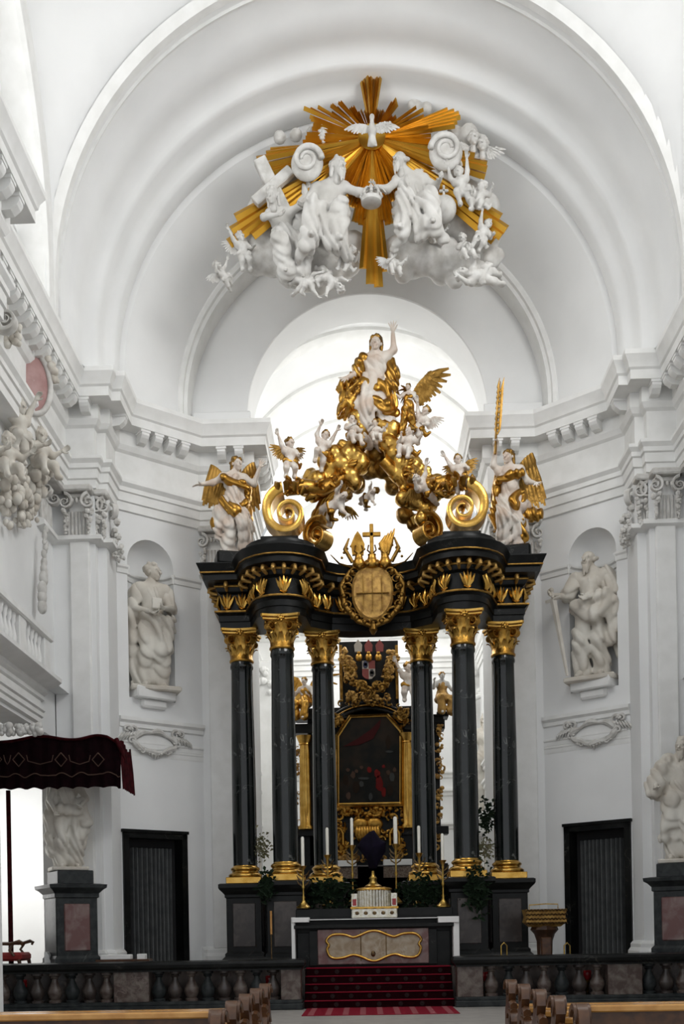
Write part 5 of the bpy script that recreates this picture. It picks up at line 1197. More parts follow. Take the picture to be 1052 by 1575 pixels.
carve([(523, 1080), (612, 1080)], 30, 4, 31.6, 5, 'gold_dark')
carve([(612, 1095), (626, 1110)], 26, 5, 31.7, 7, 'gold_dark'); carve([(510, 1105), (520, 1112)], 16, 5, 31.7, 6, 'gold_dark')
carve([(520, 1320), (620, 1318)], 40, 4, 31.65, 4, 'gilt_wood')
# little niches beside the tabernacle
for x in (521, 607):
    a = at(x, 1300, 31.6); mb = MB(); w = px(7, 31.6); hh = px(26, 31.6)
    mb.tube([(a.x-w, 31.55, a.z), (a.x-w, 31.55, a.z+hh*.7), (a.x-w*.5, 31.55, a.z+hh*.95), (a.x, 31.55, a.z+hh), (a.x+w*.5, 31.55, a.z+hh*.95), (a.x+w, 31.55, a.z+hh*.7), (a.x+w, 31.55, a.z)], .045, 6); mb.build('niche_frame', 'gold', alt, ang=60)
    J = J_(STAND); b_, _ = body_np(STAND, h=.03, headh=.075); m2 = MB(); m2.add(b_.v, b_.f, M3((a.x, 31.62, a.z), s=hh*.85)); m2.build('niche_figure', 'gold', alt, ang=180)
# golden lobed tabernacle cap
mb = MB(); q = at(565, 1268, 31.45); mb.ball((q.x-.2, 31.45, q.z), (.26, .2, .2), 14, 8); mb.ball((q.x+.2, 31.45, q.z), (.26, .2, .2), 14, 8)
for i in range(9): mb.tube([(q.x-.3+.075*i, 31.3, q.z-.08), (q.x-.32+.08*i, 31.25, q.z-.3), (q.x-.24+.06*i, 31.35, q.z-.5)], [.05, .06, .03], 6)
mb.build('tabernacle_dome', 'gold', alt, ang=180)
# painting and its canted frame
FRM = [(516, 1243), (516, 1132), (537, 1101), (597, 1099), (620, 1124), (620, 1241)]
pts = [at(x, y, 31.75) for x, y in FRM]; cx_ = sum(p.x for p in pts)/6; cz_ = sum(p.z for p in pts)/6
pic = thing('altar_painting', 'dark painting of a crowded interior with red figures in a canted gilt frame', 'painting')
inn = [Vector((cx_+(p.x-cx_)*.89, 31.75, cz_+(p.z-cz_)*.92)) for p in pts]
mb = MB(); n = 6; vs = []
for i in range(n):
    a, b = pts[i], inn[i]
    vs += [(a.x, 31.75, a.z), (a.x, 31.60, a.z), ((a.x*.6+b.x*.4), 31.54, a.z*.6+b.z*.4), ((a.x*.3+b.x*.7), 31.60, a.z*.3+b.z*.7), (b.x, 31.62, b.z), (b.x, 31.70, b.z)]
mb.add(vs, [(i*6+t, i*6+t+1, ((i+1) % n)*6+t+1, ((i+1) % n)*6+t) for i in range(n) for t in range(5)]); mb.build('frame', 'gold_bright', pic, ang=30)
mb = MB(); mb.poly([(b.x, 31.66, b.z) for b in inn], (0, .05, 0)); mb.build('canvas', 'paint_dark', pic, smooth=False)
def dab(lst, m, y=31.645):
    rn = random.Random(m)
    for (x, y_, w, h_) in lst:
        mb = MB(); q = at(x, y_, 31.64); a, b = px(w, 31.64), px(h_, 31.64); k = 12
        mb.poly([(q.x+a*cos(2*pi*i/k)*rn.uniform(.75, 1.1), y, q.z+b*sin(2*pi*i/k)*rn.uniform(.75, 1.1)) for i in range(k)], (0, .012, 0)); mb.build('painted_shape', m, pic, smooth=False)
dab([(583, 1205, 6, 14), (580, 1190, 5, 7), (568, 1184, 4, 5), (590, 1218, 4, 8), (590, 1179, 3, 3)], 'paint_red')
mb = MB(); mb.poly([tuple(at(x, y, 31.64)) for x, y in ((528, 1148), (550, 1136), (570, 1122), (586, 1106), (584, 1118), (574, 1136), (552, 1146))], (0, .012, 0)); mb.build('painted_shape', 'paint_rose', pic, smooth=False)
dab([(535, 1184, 3, 3), (548, 1186, 3, 3), (543, 1192, 4, 6), (597, 1188, 3, 4), (556, 1180, 3, 3), (607, 1184, 3, 4), (536, 1224, 4, 6)], 'paint_flesh', 31.640)
dab([(560, 1197, 9, 2.2), (599, 1156, 6, 2), (556, 1206, 4, 5), (603, 1195, 4, 8), (570, 1225, 3, 6)], 'paint_grey', 31.637)
dab([(597, 1140, 4, 12), (548, 1210, 6, 10), (600, 1215, 6, 9), (532, 1200, 5, 9)], 'paint_brown', 31.648)
# coat of arms on the upper stage
arms = thing('altar_coat_of_arms', 'painted and gilt coat of arms above the altar painting', 'coat of arms')
q = at(567, 1030, 31.6); w, h_ = px(16, 31.6), px(20, 31.6)
quads = [(-1, 1, 'enamel_white'), (1, 1, 'enamel_red'), (-1, -1, 'enamel_red'), (1, -1, 'enamel_white')]
for sx, sz, m in quads:
    mb = MB(); o = [(0, 0), (w*.62, 0), (w*.62, h_*.5), (w*.3, h_*.75), (0, h_*.8)] if sz < 0 else [(0, 0), (w*.62, 0), (w*.62, h_*.62), (0, h_*.66)]
    mb.poly([(q.x+sx*x, 31.5, q.z+sz*z) for x, z in o], (0, .06, 0)); mb.build('shield_quarter', m, arms)
for sx, sz, m in ((-1, 1, 'enamel_blue'), (1, -1, 'enamel_black')):
    mb = MB(); cx2, cz2 = q.x+sx*w*.3, q.z+sz*h_*.32; mb.bbox(cx2-w*.22, cx2+w*.22, 31.46, 31.5, cz2-.045, cz2+.045, .005); mb.bbox(cx2-.045, cx2+.045, 31.46, 31.5, cz2-h_*.25, cz2+h_*.25, .005); mb.build('shield_cross', m, arms)
alt_keep = alt; alt = arms
carve([(535, 1025), (545, 1052), (567, 1062), (590, 1052), (600, 1025)], 70, 5, 31.5, 6, 'gold_dark')
carve([(530, 1005), (540, 1040)], 36, 5, 31.5, 7, 'gilt_wood'); carve([(604, 1005), (596, 1040)], 36, 5, 31.5, 7, 'gilt_wood')
carve([(532, 1072), (602, 1072)], 36, 4, 31.5, 4, 'gilt_wood')
for x in (552, 567, 582):
    p = at(x, 1012, 31.5); mb = MB(); mb.ball((p.x, 31.45, p.z), (.11, .1, .12), 10, 7); mb.ball((p.x, 31.4, p.z+.12), (.06, .06, .05), 8, 5); mb.build('helmet', 'gold', arms, ang=180)
for x, m in ((551, 'enamel_white'), (567, 'enamel_red'), (584, 'enamel_red')):
    p = at(x, 1003, 31.5); mb = MB(); mb.poly([(p.x-.1, 31.45, p.z), (p.x+.1, 31.45, p.z), (p.x+.12, 31.45, p.z+.2), (p.x, 31.45, p.z+.36), (p.x-.12, 31.45, p.z+.2)], (0, .08, 0)); mb.build('mitre', m, arms)
mb = MB(); slab(mb, 523, 526, 992, 1075, 31.8, 31.95, .005); slab(mb, 609, 612, 992, 1075, 31.8, 31.95, .005); mb.build('gilt_edge', 'gold_dark', arms)
alt = alt_keep
# angels seated on the altarpiece ends
J = J_(SIT, ell=(-.18, -.05, .7), wrl=(-.2, -.15, .8), elr=(.18, -.05, .68), wrr=(.24, -.15, .62))
figure('altarpiece_angel', 'gilt winged angel on the left shoulder of the altarpiece', 'statue', fig_at(470, 1108, 31.6, 84, rz=-.4, piv=.22), J, [cap((0, 0, .6), (0, -.1, .5), .1)], 'polychrome', 'gold', 'curls', 'gold_dark', fold=.012, h=.018, headh=.075, wings=[((-.05, .07, .78), (-.26, .12, 1.05), (-.06, .02, -.4)), ((.05, .07, .78), (.22, .12, 1.05), (.06, .02, -.4))], wingmat='gold')
figure('altarpiece_angel', 'pale angel with gilt robe on the right shoulder of the altarpiece', 'statue', fig_at(680, 1100, 31.6, 84, rz=.3, piv=.22), J, [cap((0, 0, .6), (0, -.1, .5), .1)], 'stucco', 'gilt_wood', 'curls', 'gold_dark', fold=.012, h=.018, headh=.075, seed=2)
putto('pale cherub standing between the altarpiece arms and the right inner column', 628, 1050, 31.5, 60, 'wave', body='polychrome', cloth='gold', grp='cherubs of the altarpiece')
# rear mensa with lace cloth
rm_ = thing('high_altar_table', 'rear altar table with white lace cloth below the painting', 'altar table')
mb = MB(); slab(mb, 505, 632, 1331, 1400, 30.9, 31.6); z_ = at(568, 1331, 30.9).z; a_, b_ = at(505, 1400, 30.9), at(632, 1400, 30.9); mb.bbox(a_.x, b_.x, 30.9, 31.9, S0, z_, .01); mb.build('table_body', 'brown_marble', rm_)
slab(MB(), 503, 548, 1323, 1333, 30.8, 31.8, .01).build('cloth', 'linen', rm_); slab(MB(), 590, 634, 1321, 1331, 30.8, 31.8, .01).build('cloth', 'linen', rm_)
mb = MB(); slab(MB(), 504, 550, 1334, 1352, 30.85, 30.89, .004).build('lace_hanging', 'lace', rm_); slab(MB(), 590, 633, 1332, 1350, 30.85, 30.89, .004).build('lace_hanging', 'lace', rm_)
# niche statue and ledge seen in the choir between the columns
tn = MB(); 
for i, (x, y, w) in enumerate(((746, 1250, 0),)):
    n0 = at(752, 1250, 40.5); 
    J = J_(STAND, ell=(-.16, -.03, .7), wrl=(-.1, -.14, .76))
    figure('choir_statue', 'white robed statue in a choir niche seen between the two right columns', 'statue', fig_at(750, 1246, 40.6, 148, rz=-.3), J, [cap((.1, .02, .8), (.16, .02, .4), .06, .08), cap((-.1, -.05, .5), (-.1, -.02, .2), .08, .08)], 'stone_white', 'stone_white', 'beard', fold=.012, seed=20, h=.014)
    nm = MB(); c = at(750, 1112, 41.6); r = px(40, 41.6)
    vs = []; 
    o = [(c.x+r*cos(pi*i/20), 41.2, c.z+r*sin(pi*i/20)) for i in range(21)]+[(c.x-r, 41.2, c.z-3.6), (c.x+r, 41.2, c.z-3.6)]
    nm.tube(o+[o[0]], .10, 8); nm.build('niche_arch', 'plaster_trim', bpy.data.objects['wall_apse'], ang=60)
    nb = MB(); nb.poly([(x_*1, 41.9, z_) for x_, y_, z_ in o], (0, .08, 0)); nb.build('niche_back', 'stucco', bpy.data.objects['wall_apse'])
    b2 = MB(); q = at(750, 1250, 40.6); b2.bbox(q.x-.8, q.x+.8, 40.1, 42, q.z-.35, q.z, .03); b2.bbox(q.x-.5, q.x+.5, 40.3, 42, q.z-.8, q.z-.3, .05); b2.build('niche_sill', 'plaster_trim', bpy.data.objects['wall_apse'])
b2 = MB()
for z in (7.6, 6.9, 5.6): b2.sweep([(-4.3, 28.3), (-4.3, 42), (4.3, 42), (4.3, 28.3)], [(0, z-.15), (.06, z-.1), (.06, z), (.14, z+.06), (.14, z+.14), (0, z+.16)])
b2.build('moulding', 'plaster_trim', bpy.data.objects['wall_apse'], ang=25)
b2 = MB()
for x in (408, 725): 
    q = at(x, 1065, 41.6); b2.bbox(q.x-.55, q.x+.55, 41.5, 42.0, S0, q.z+1.2, .03)
    for i in range(14): b2.ball((q.x+rnd.uniform(-.55, .55), 41.45, q.z+rnd.uniform(-.1, 1.0)), rnd.uniform(.08, .16), 7, 5)
b2.build('pilaster', 'plaster_trim', bpy.data.objects['wall_apse'])
# ------------------------------------------------------------------ the altar in front and its ornaments
MY = 23.0     # front of the altar table
at_ = thing('altar_table', 'black and red marble altar table with a white cloth at its ends', 'altar table')
mb = MB(); slab(mb, 452, 698, 1419, 1429, MY-.05, MY+.34, .01); mb.build('table_slab', 'black_trim', at_)
mb = MB(); slab(mb, 476, 672, 1428, 1486, MY+.06, MY+.33, .01); a_, b_ = at(458, 1486, MY+.2), at(692, 1430, MY+.2); mb.bbox(a_.x, b_.x, MY+.2, MY+.33, S0, a_.z+.72, .01); mb.build('table_body', 'black_trim', at_)
mb = MB(); slab(mb, 489, 659, 1427, 1484, MY+.01, MY+.08, .012); mb.build('front_panel', 'red_marble', at_)
# scalloped gilt-edged field on the front
def fieldpts(k=1.0):
    h = [(0, 23), (-9, 21.5), (-21, 16.5), (-32, 13.5), (-46, 18), (-64, 17.5), (-73, 9), (-69, 2), (-72, -4), (-69, -14), (-61, -18.5), (-46, -17.5), (-32, -13.5), (-19, -17), (-8, -22), (0, -23.5)]
    full = h+[(-x, y) for x, y in h[::-1]][1:-1]; o = []; n = len(full)
    for i in range(n):          # rounded outline through the points
        p0, p1, p2, p3 = (full[(i+k-1) % n] for k in range(4))
        for t in (0, .33, .66):
            o.append(tuple(k*.5*(2*b_+(c_-a_)*t+(2*a_-5*b_+4*c_-d_)*t*t+(3*b_-a_-3*c_+d_)*t**3) for a_, b_, c_, d_ in zip(p0, p1, p2, p3)))
    return o
c = at(575, 1454.5, MY)
mb = MB(); o = [(c.x+px(x, MY), MY-.005, c.z+px(y, MY)) for x, y in fieldpts(.98)]; mb.poly(o, (0, .02, 0)); mb.build('beige_field', 'beige_marble', at_)
mb = MB(); o = [(c.x+px(x, MY), MY-.02, c.z+px(y, MY)) for x, y in fieldpts()]; mb.tube(o+[o[0]], .03, 7); mb.build('gilt_border', 'gold_bright', at_, ang=60)
mb = MB()
for x in (555, 594): slab(mb, x-.5, x+.5, 1432, 1478, MY-.012, MY, .001)
q = at(574, 1467, MY-.02); mb.ball((q.x, MY-.01, q.z), (.05, .03, .065), 8, 6); mb.build('keyhole_and_joints', 'bronze', at_)
cl = thing('altar_cloth', 'white linen cloth over the altar top hanging at both ends', 'cloth')
mb = MB(); slab(mb, 449, 704, 1411, 1415, MY+.0, MY+.34, .004); slab(mb, 449, 475, 1411, 1419, MY-.07, MY+.34, .006); slab(mb, 674, 706, 1409, 1419, MY-.07, MY+.34, .006)
slab(mb, 449, 453, 1411, 1484, MY-.03, MY+.34, .005); slab(mb, 698, 706, 1409, 1480, MY-.03, MY+.34, .005); mb.build('linen', 'linen', cl)
# predella steps and shelf behind
pr = thing('altar_shelf', 'black marble shelf behind the altar carrying candlesticks and greenery', 'shelf')
mb = MB(); slab(mb, 455, 540, 1397, 1412, MY+.36, MY+.49, .01); slab(mb, 612, 696, 1395, 1410, MY+.36, MY+.49, .01); slab(mb, 482, 540, 1397, 1412, MY+.49, MY+1.5, .01); slab(mb, 612, 668, 1395, 1410, MY+.49, MY+1.5, .01)
a_, b_ = at(455, 1411, MY+.36), at(696, 1411, MY+.36); mb.bbox(a_.x, b_.x, MY+.36, MY+.49, S0, a_.z, .01); mb.bbox(-1.4, 1.4, MY+.49, MY+1.5, S0, a_.z, .01); mb.build('shelf_body', 'black_trim', pr)
# silver reliquary / tabernacle
tb = thing('silver_tabernacle', 'fluted silver tabernacle on a jewelled silver base in the middle of the altar', 'tabernacle')
q0, q1, q2 = at(541, 1413, MY+.5), at(611, 1413, MY+.5), at(576, 1400, MY+.5)
mb = MB(); zb = q0.z+.005; zt = at(576, 1397, MY+.5).z; mb.bbox(q0.x, q1.x, MY+.22, MY+.8, zb, zt, .02); mb.build('base', 'silver', tb)
mb = MB(); mb.sweep([(q0.x, MY+.22), (q1.x, MY+.22), (q1.x, MY+.8), (q0.x, MY+.8)], [(0, zt-.02), (.02, zt), (.02, zt+.03), (-.05, zt+.03)], closed=True); mb.build('gilt_rim', 'gold_bright', tb)
zc1 = at(576, 1366, MY+.5).z
mb = MB(); cx3 = (q0.x+q1.x)/2
for i in range(17):
    a = pi+pi*i/16; mb.tube([(cx3+.34*cos(a), MY+.52+.24*sin(a), zt+.02), (cx3+.34*cos(a), MY+.52+.24*sin(a), zc1-.04)], .036, 7)
mb.lathe([(.33, 0), (.33, zc1-zt-.03)], 24, M=M3((cx3, MY+.52, zt+.02), s=(1, .7, 1))); mb.build('fluted_drum', 'silver', tb, ang=50)
mb = MB(); mb.lathe([(.30, 0), (.38, 0), (.40, .03), (.38, .06), (.2, .09)], 24, M=M3((cx3, MY+.52, zc1-.06), s=(1, .7, 1))); mb.build('gilt_rim', 'gold_bright', tb, ang=50)
for s in (-1, 1):
    mb = MB(); mb.bbox(cx3+s*.43-.07, cx3+s*.43+.07, MY+.28, MY+.5, zt+.03, zc1-.12, .01); mb.build('side_pillar', 'silver', tb)
    mb = MB(); mb.bbox(cx3+s*.43-.04, cx3+s*.43+.04, MY+.26, MY+.29, zt+.06, zt+.2, .005); mb.build('jewel', 'glass_red', tb)
mb = MB()
for i in range(5): mb.ball((q0.x+.12+i*(q1.x-q0.x-.24)/4, MY+.21, (zb+zt)/2), (.045, .02, .04), 8, 5)
mb.build('gilt_studs', 'bronze', tb)
# veiled cross
vc = thing('veiled_cross', 'altar cross wrapped in a dark purple veil on a brass foot', 'cross')
fb = at(574, 1366, MY+.6); z0 = zc1+.02
mb = MB(); mb.lathe([(.18, 0), (.19, .03), (.10, .08), (.07, .14), (.09, .2), (.04, .26), (.03, .36)], 16, (fb.x, MY+.55, z0)); mb.build('foot', 'brass', vc, ang=50)
def vz(y): return at(574, y, MY+.55).z
o = [(-6, 1336), (-9, 1322), (-24, 1302), (-17, 1290), (-4, 1279), (3, 1277), (12, 1290), (21, 1296), (20, 1310), (9, 1328), (6, 1336)]
ctr = Vector((fb.x, MY+.55, vz(1304)))
mb = MB(); ring = [(px(x, MY+.5), vz(y)) for x, y in o]; n = len(ring); vs = []
for k, dy in ((1.0, 0), (.85, -.09), (.45, -.15), (0.02, -.17)):
    vs += [(fb.x+x*k, MY+.55+dy+.03*sin(i*2.4)*k, ctr.z+(z-ctr.z)*k) for i, (x, z) in enumerate(ring)]
for k, dy in ((.85, .09), (.45, .15), (0.02, .17)): vs += [(fb.x+x*k, MY+.55+dy, ctr.z+(z-ctr.z)*k) for x, z in ring]
f = [(j*n+i, j*n+(i+1) % n, (j+1)*n+(i+1) % n, (j+1)*n+i) for j in range(3) for i in range(n)]
f += [((0 if j == 0 else (j+3)*n)+i, (0 if j == 0 else (j+3)*n)+(i+1) % n, (j+4)*n+(i+1) % n, (j+4)*n+i) for j in range(3) for i in range(n)]
mb.add(vs, f); mb.build('veil', 'purple_veil', vc, ang=50)
# candlesticks with candles
CS = 'altar candlesticks'
def candlestick(lab, x, ytop, ymid, ybot, Y, wx=3.6):
    t = thing('candlestick', lab, 'candlestick', None, CS)
    a, m, b = at(x, ybot, Y), at(x, ymid, Y), at(x, ytop, Y); h = m.z-a.z
    mb = MB(); mb.lathe([(.15, 0), (.16, .03), (.12, .06), (.06, .13), (.03, .2), (.045, .24), (.022, .28), (.02, h*.45), (.04, h*.5), (.02, h*.55), (.018, h*.8), (.03, h*.85), (.025, h*.9), (.07, h*.97), (.085, h), (.03, h)], 14, (a.x, Y, a.z)); mb.build('stick', 'brass', t, ang=50)
    mb = MB(); r = px(wx, Y)/1.0; mb.lathe([(r, 0), (r, b.z-m.z-.03), (r*.6, b.z-m.z)], 12, (a.x, Y, m.z)); cd = mb.build('candle', 'wax', t, ang=50)
    mb = MB(); mb.tube([(a.x, Y, b.z-.01), (a.x+.004, Y, b.z+.04)], .006, 5); mb.build('wick', 'void_dark', cd)
    mb = MB()
    for s in (-1, 1):
        for k in range(3): mb.tube([(a.x, Y, m.z-.25-.1*k), (a.x+s*.10, Y, m.z-.18-.1*k), (a.x+s*.14, Y-.02, m.z-.1-.1*k)], [.012, .02, .006], 5)
    mb.build('branch', 'bronze', t, ang=60)
for lab, x, yt, ym, yb, Y, w in (('tall candlestick at the left end of the shelf', 467, 1287, 1332, 1397, MY+.42, 2.6), ('candlestick before the left inner column', 505, 1273, 1315, 1394, MY+1.3, 2.4), ('candlestick left of the veiled cross', 543, 1258, 1300, 1392, MY+1.3, 2.3),
    ('candlestick right of the veiled cross', 610, 1256, 1298, 1390, MY+1.3, 3.0), ('candlestick before the right inner column', 646, 1270, 1312, 1392, MY+1.3, 2.4), ('tall candlestick at the right end of the shelf', 682, 1282, 1323, 1395, MY+.42, 2.4)):
    candlestick(lab, x, yt, ym, yb, Y, w)
# greenery and flower stands
def plant(name, lab, x0, x1, y0, y1, Y, n, m, seed, size=.16, stem=True, vase=False):
    t = thing(name, lab, 'plant', None, 'greenery round the altar'); rn = random.Random(seed); mb = MB()
    for i in range(n):
        u, v = rn.gauss(.5, .24), rn.gauss(.5, .24); q = at(x0+(x1-x0)*u, y0+(y1-y0)*v, Y+rn.uniform(-.15, .15)); a = rn.uniform(0, 2*pi); b = rn.uniform(-.7, .9); L = size*rn.uniform(.6, 1.3)
        d = Vector((cos(a)*cos(b), sin(a)*cos(b)*.6, sin(b))); sd = d.cross(Vector((0, 1, .3))).normalized()*L*.22; e = q+d*L; md = q+d*L*.5+Vector((0, -.02, .02))
        mb.add([tuple(q), tuple(md+sd), tuple(e), tuple(md-sd)], [(0, 1, 2), (0, 2, 3)])
    mb.build('foliage', m, t, smooth=False)['kind'] = 'stuff'
    if stem:
        a, b = at((x0+x1)/2, y1, Y), at((x0+x1)/2, (y0+y1)/2, Y); mb = MB(); mb.tube([tuple(a), tuple(b)], .02, 6)
        for i in range(5): mb.tube([tuple(b+Vector((0, 0, -.1))), tuple(b+Vector((rn.uniform(-.2, .2), 0, rn.uniform(0, .3))))], [.012, .004], 5)
        mb.build('stems', 'leaf', t, ang=60)
    return t
plant('evergreen_arrangement', 'dark evergreen branches on the shelf left of the tabernacle', 470, 540, 1352, 1402, MY+1.15, 420, 'leaf', 1)
plant('evergreen_arrangement', 'dark evergreen branches on the shelf right of the tabernacle', 612, 690, 1350, 1402, MY+1.15, 420, 'leaf', 2)
plant('evergreen_bush', 'dark evergreen bush before the right foremost pedestal', 716, 752, 1338, 1405, 23.35, 300, 'leaf', 3)
plant('evergreen_bush', 'dark evergreen bush beside the left foremost pedestal', 398, 420, 1345, 1385, 23.4, 160, 'leaf', 4)
def altar_lamp(lab, x, y0, y1, Y, m, seed):
    t = plant('flower_stand', lab, x-13, x+13, y0, y1, Y, 130, m, seed, .12, stem=False)
    a, b = at(x, 1360, Y), at(x, y1-10, Y); mb = MB(); mb.tube([tuple(a), tuple(b)], .028, 8); mb.lathe([(.12, 0), (.06, .08), (.03, .16)], 10, tuple(a)); mb.build('pole', 'wax', t)
altar_lamp('pale flower spray on a pole between the two left columns', 401, 1285, 1325, 25.0, 'leaf_pale', 5)
altar_lamp('flower spray on a white pole between the two right columns', 746, 1286, 1325, 25.0, 'leaf_pale', 6)
plant('evergreen_spray', 'dark spray above the flower stand between the two right columns', 738, 758, 1232, 1282, 25.1, 120, 'leaf', 8, .14)
# ------------------------------------------------------------------ foreground: steps, communion rail, canopy, pews
BY = 22.0
stp = thing('sanctuary_steps', 'red carpeted steps with dark rosette risers leading up between the balustrades', 'steps')
xa, xb = at(468, 1540, BY).x, at(699, 1540, BY).x
for i in range(5):
    y0 = BY+.22*i; mb = MB(); mb.bbox(xa, xb, y0, y0+.26 if i < 4 else 23.10, .0, .16*(i+1)-.012, .006); s_ = mb.build('step', 'carpet_dark', stp)
    mb = MB(); mb.bbox(xa, xb, y0-.015, y0+.24 if i < 4 else 23.02, .16*(i+1)-.014, .16*(i+1)+(.012 if i == 4 else 0), .005); mb.build('tread', 'carpet_red', s_)
    n = 8 if i % 2 else 7
    for k in range(n):
        x = xa+(k+.5+(.0 if i % 2 else 0))*(xb-xa)/n; mb = MB(); mb.lathe([(.034, -.004), (.042, -.006), (.05, 0)], 10, M=M3((x, y0-.004, .16*i+.08), rx=R(90))); mb.ball((x, y0-.004, .16*i+.08), (.016, .006, .016), 6, 4); mb.build('rosette', 'carpet_rosette', s_)
cp = thing('carpet_runner', 'red and pink striped carpet on the floor before the steps', 'carpet')
mb = MB(); mb.bbox(xa+.05, xb-.05, 20.1, BY-.02, 0, .012, .003); mb.build('runner', 'carpet_red', cp)
for k in range(9):
    x = xa+.05+(k+.5)*(xb-xa-.1)/9; mb = MB(); mb.bbox(x-.055, x+.055, 20.11, BY-.03, .010, .0145, .0005); mb.build('stripe', 'carpet_pink', cp)
# balustrade
bal = MB(); bal.lathe([(.11, .20), (.11, .25), (.075, .27), (.10, .32), (.125, .40), (.12, .47), (.085, .56), (.05, .65), (.048, .70), (.075, .72), (.06, .75), (.10, .77), (.10, .82)], 14)
BAL = {m: (lambda me: me)(None) for m in ()}
def balmesh(m):
    return cached(('bal', m), lambda: bal.mesh('baluster', m, ang=50))
def balustrade(lab, x0, x1, posts):
    t = thing('communion_rail', lab, 'balustrade')
    mb = MB(); mb.sweep([(x0, BY+.24), (x0, BY-.24), (x1, BY-.24), (x1, BY+.24)], [(0, .82), (.0, .85), (.05, .90), (.06, .96), (.04, 1.01), (-.05, 1.03)], closed=True); mb.add([(x0, BY-.2, 1.028), (x1, BY-.2, 1.028), (x1, BY+.2, 1.028), (x0, BY+.2, 1.028), (x0, BY-.24, .825), (x1, BY-.24, .825), (x1, BY+.24, .825), (x0, BY+.24, .825)], [(0, 1, 2, 3), (4, 5, 6, 7)]); mb.build('rail', 'black_trim', t, ang=25)
    mb = MB(); mb.bbox(x0-.02, x1+.02, BY-.24, BY+.24, 0, .13, .02); mb.bbox(x0, x1, BY-.2, BY+.2, .12, .205, .02); mb.build('plinth', 'grey_marble', t)
    px_ = []
    for (a, b) in posts:
        mb = MB(); mb.bbox(a, b, BY-.19, BY+.19, .2, .83, .012); mb.build('post', 'mottled_marble', t); px_.append((a, b))
    edges = [x0]+[v for p in px_ for v in p]+[x1]; edges = sorted(edges)
    free = []; cur = x0
    for a, b in sorted(px_):
        if a-cur > .3: free.append((cur, a))
        cur = b
    if x1-cur > .3: free.append((cur, x1))
    k = 0
    for a, b in free:
        n = max(1, round((b-a)/.345))
        for i in range(n):
            obj('baluster', balmesh(('mottled_marble', 'grey_marble', 'brown_marble')[(k*7) % 3]), t, M3((a+(i+.5)*(b-a)/n, BY, 0), s=(1.22, 1.22, 1))); k += 1
    return t
lx = at(0, 1520, BY).x-1.2; l1 = at(466, 1520, BY).x; r0 = at(700, 1520, BY).x; rx = at(1052, 1520, BY).x+1.2
pxs = lambda a, b: (at(a, 1520, BY).x, at(b, 1520, BY).x)
balustrade('dark marble balustrade left of the red steps', lx, l1, [pxs(433, 464), pxs(178, 232)])
balustrade('dark marble balustrade right of the red steps', r0, rx, [pxs(702, 742), pxs(932, 985)])
# red sanctuary lamps / flower pots behind the rail
for i, (x, lab) in enumerate(((37, 'red glass light glowing behind the left rail, nearest the canopy pole'), (415, 'red glass light behind the rail beside the left post'), (748, 'red glass light behind the rail beside the right post'), (903, 'red glass light behind the right rail below the doorway'))):
    q = at(x, 1522, 22.5); t = thing('votive_light', lab, 'light', M3((q.x, 22.45, 0)), 'votive lights behind the rail')
    mb = MB(); mb.lathe([(.12, 0), (.12, .04), (.03, .08), (.025, .42), (.09, .48)], 12); mb.build('stand', 'brass', t, ang=50)
    mb = MB(); mb.lathe([(.05, .48), (.08, .52), (.085, .66), (.07, .68)], 12); mb.build('glass', 'glass_red', t, ang=50)
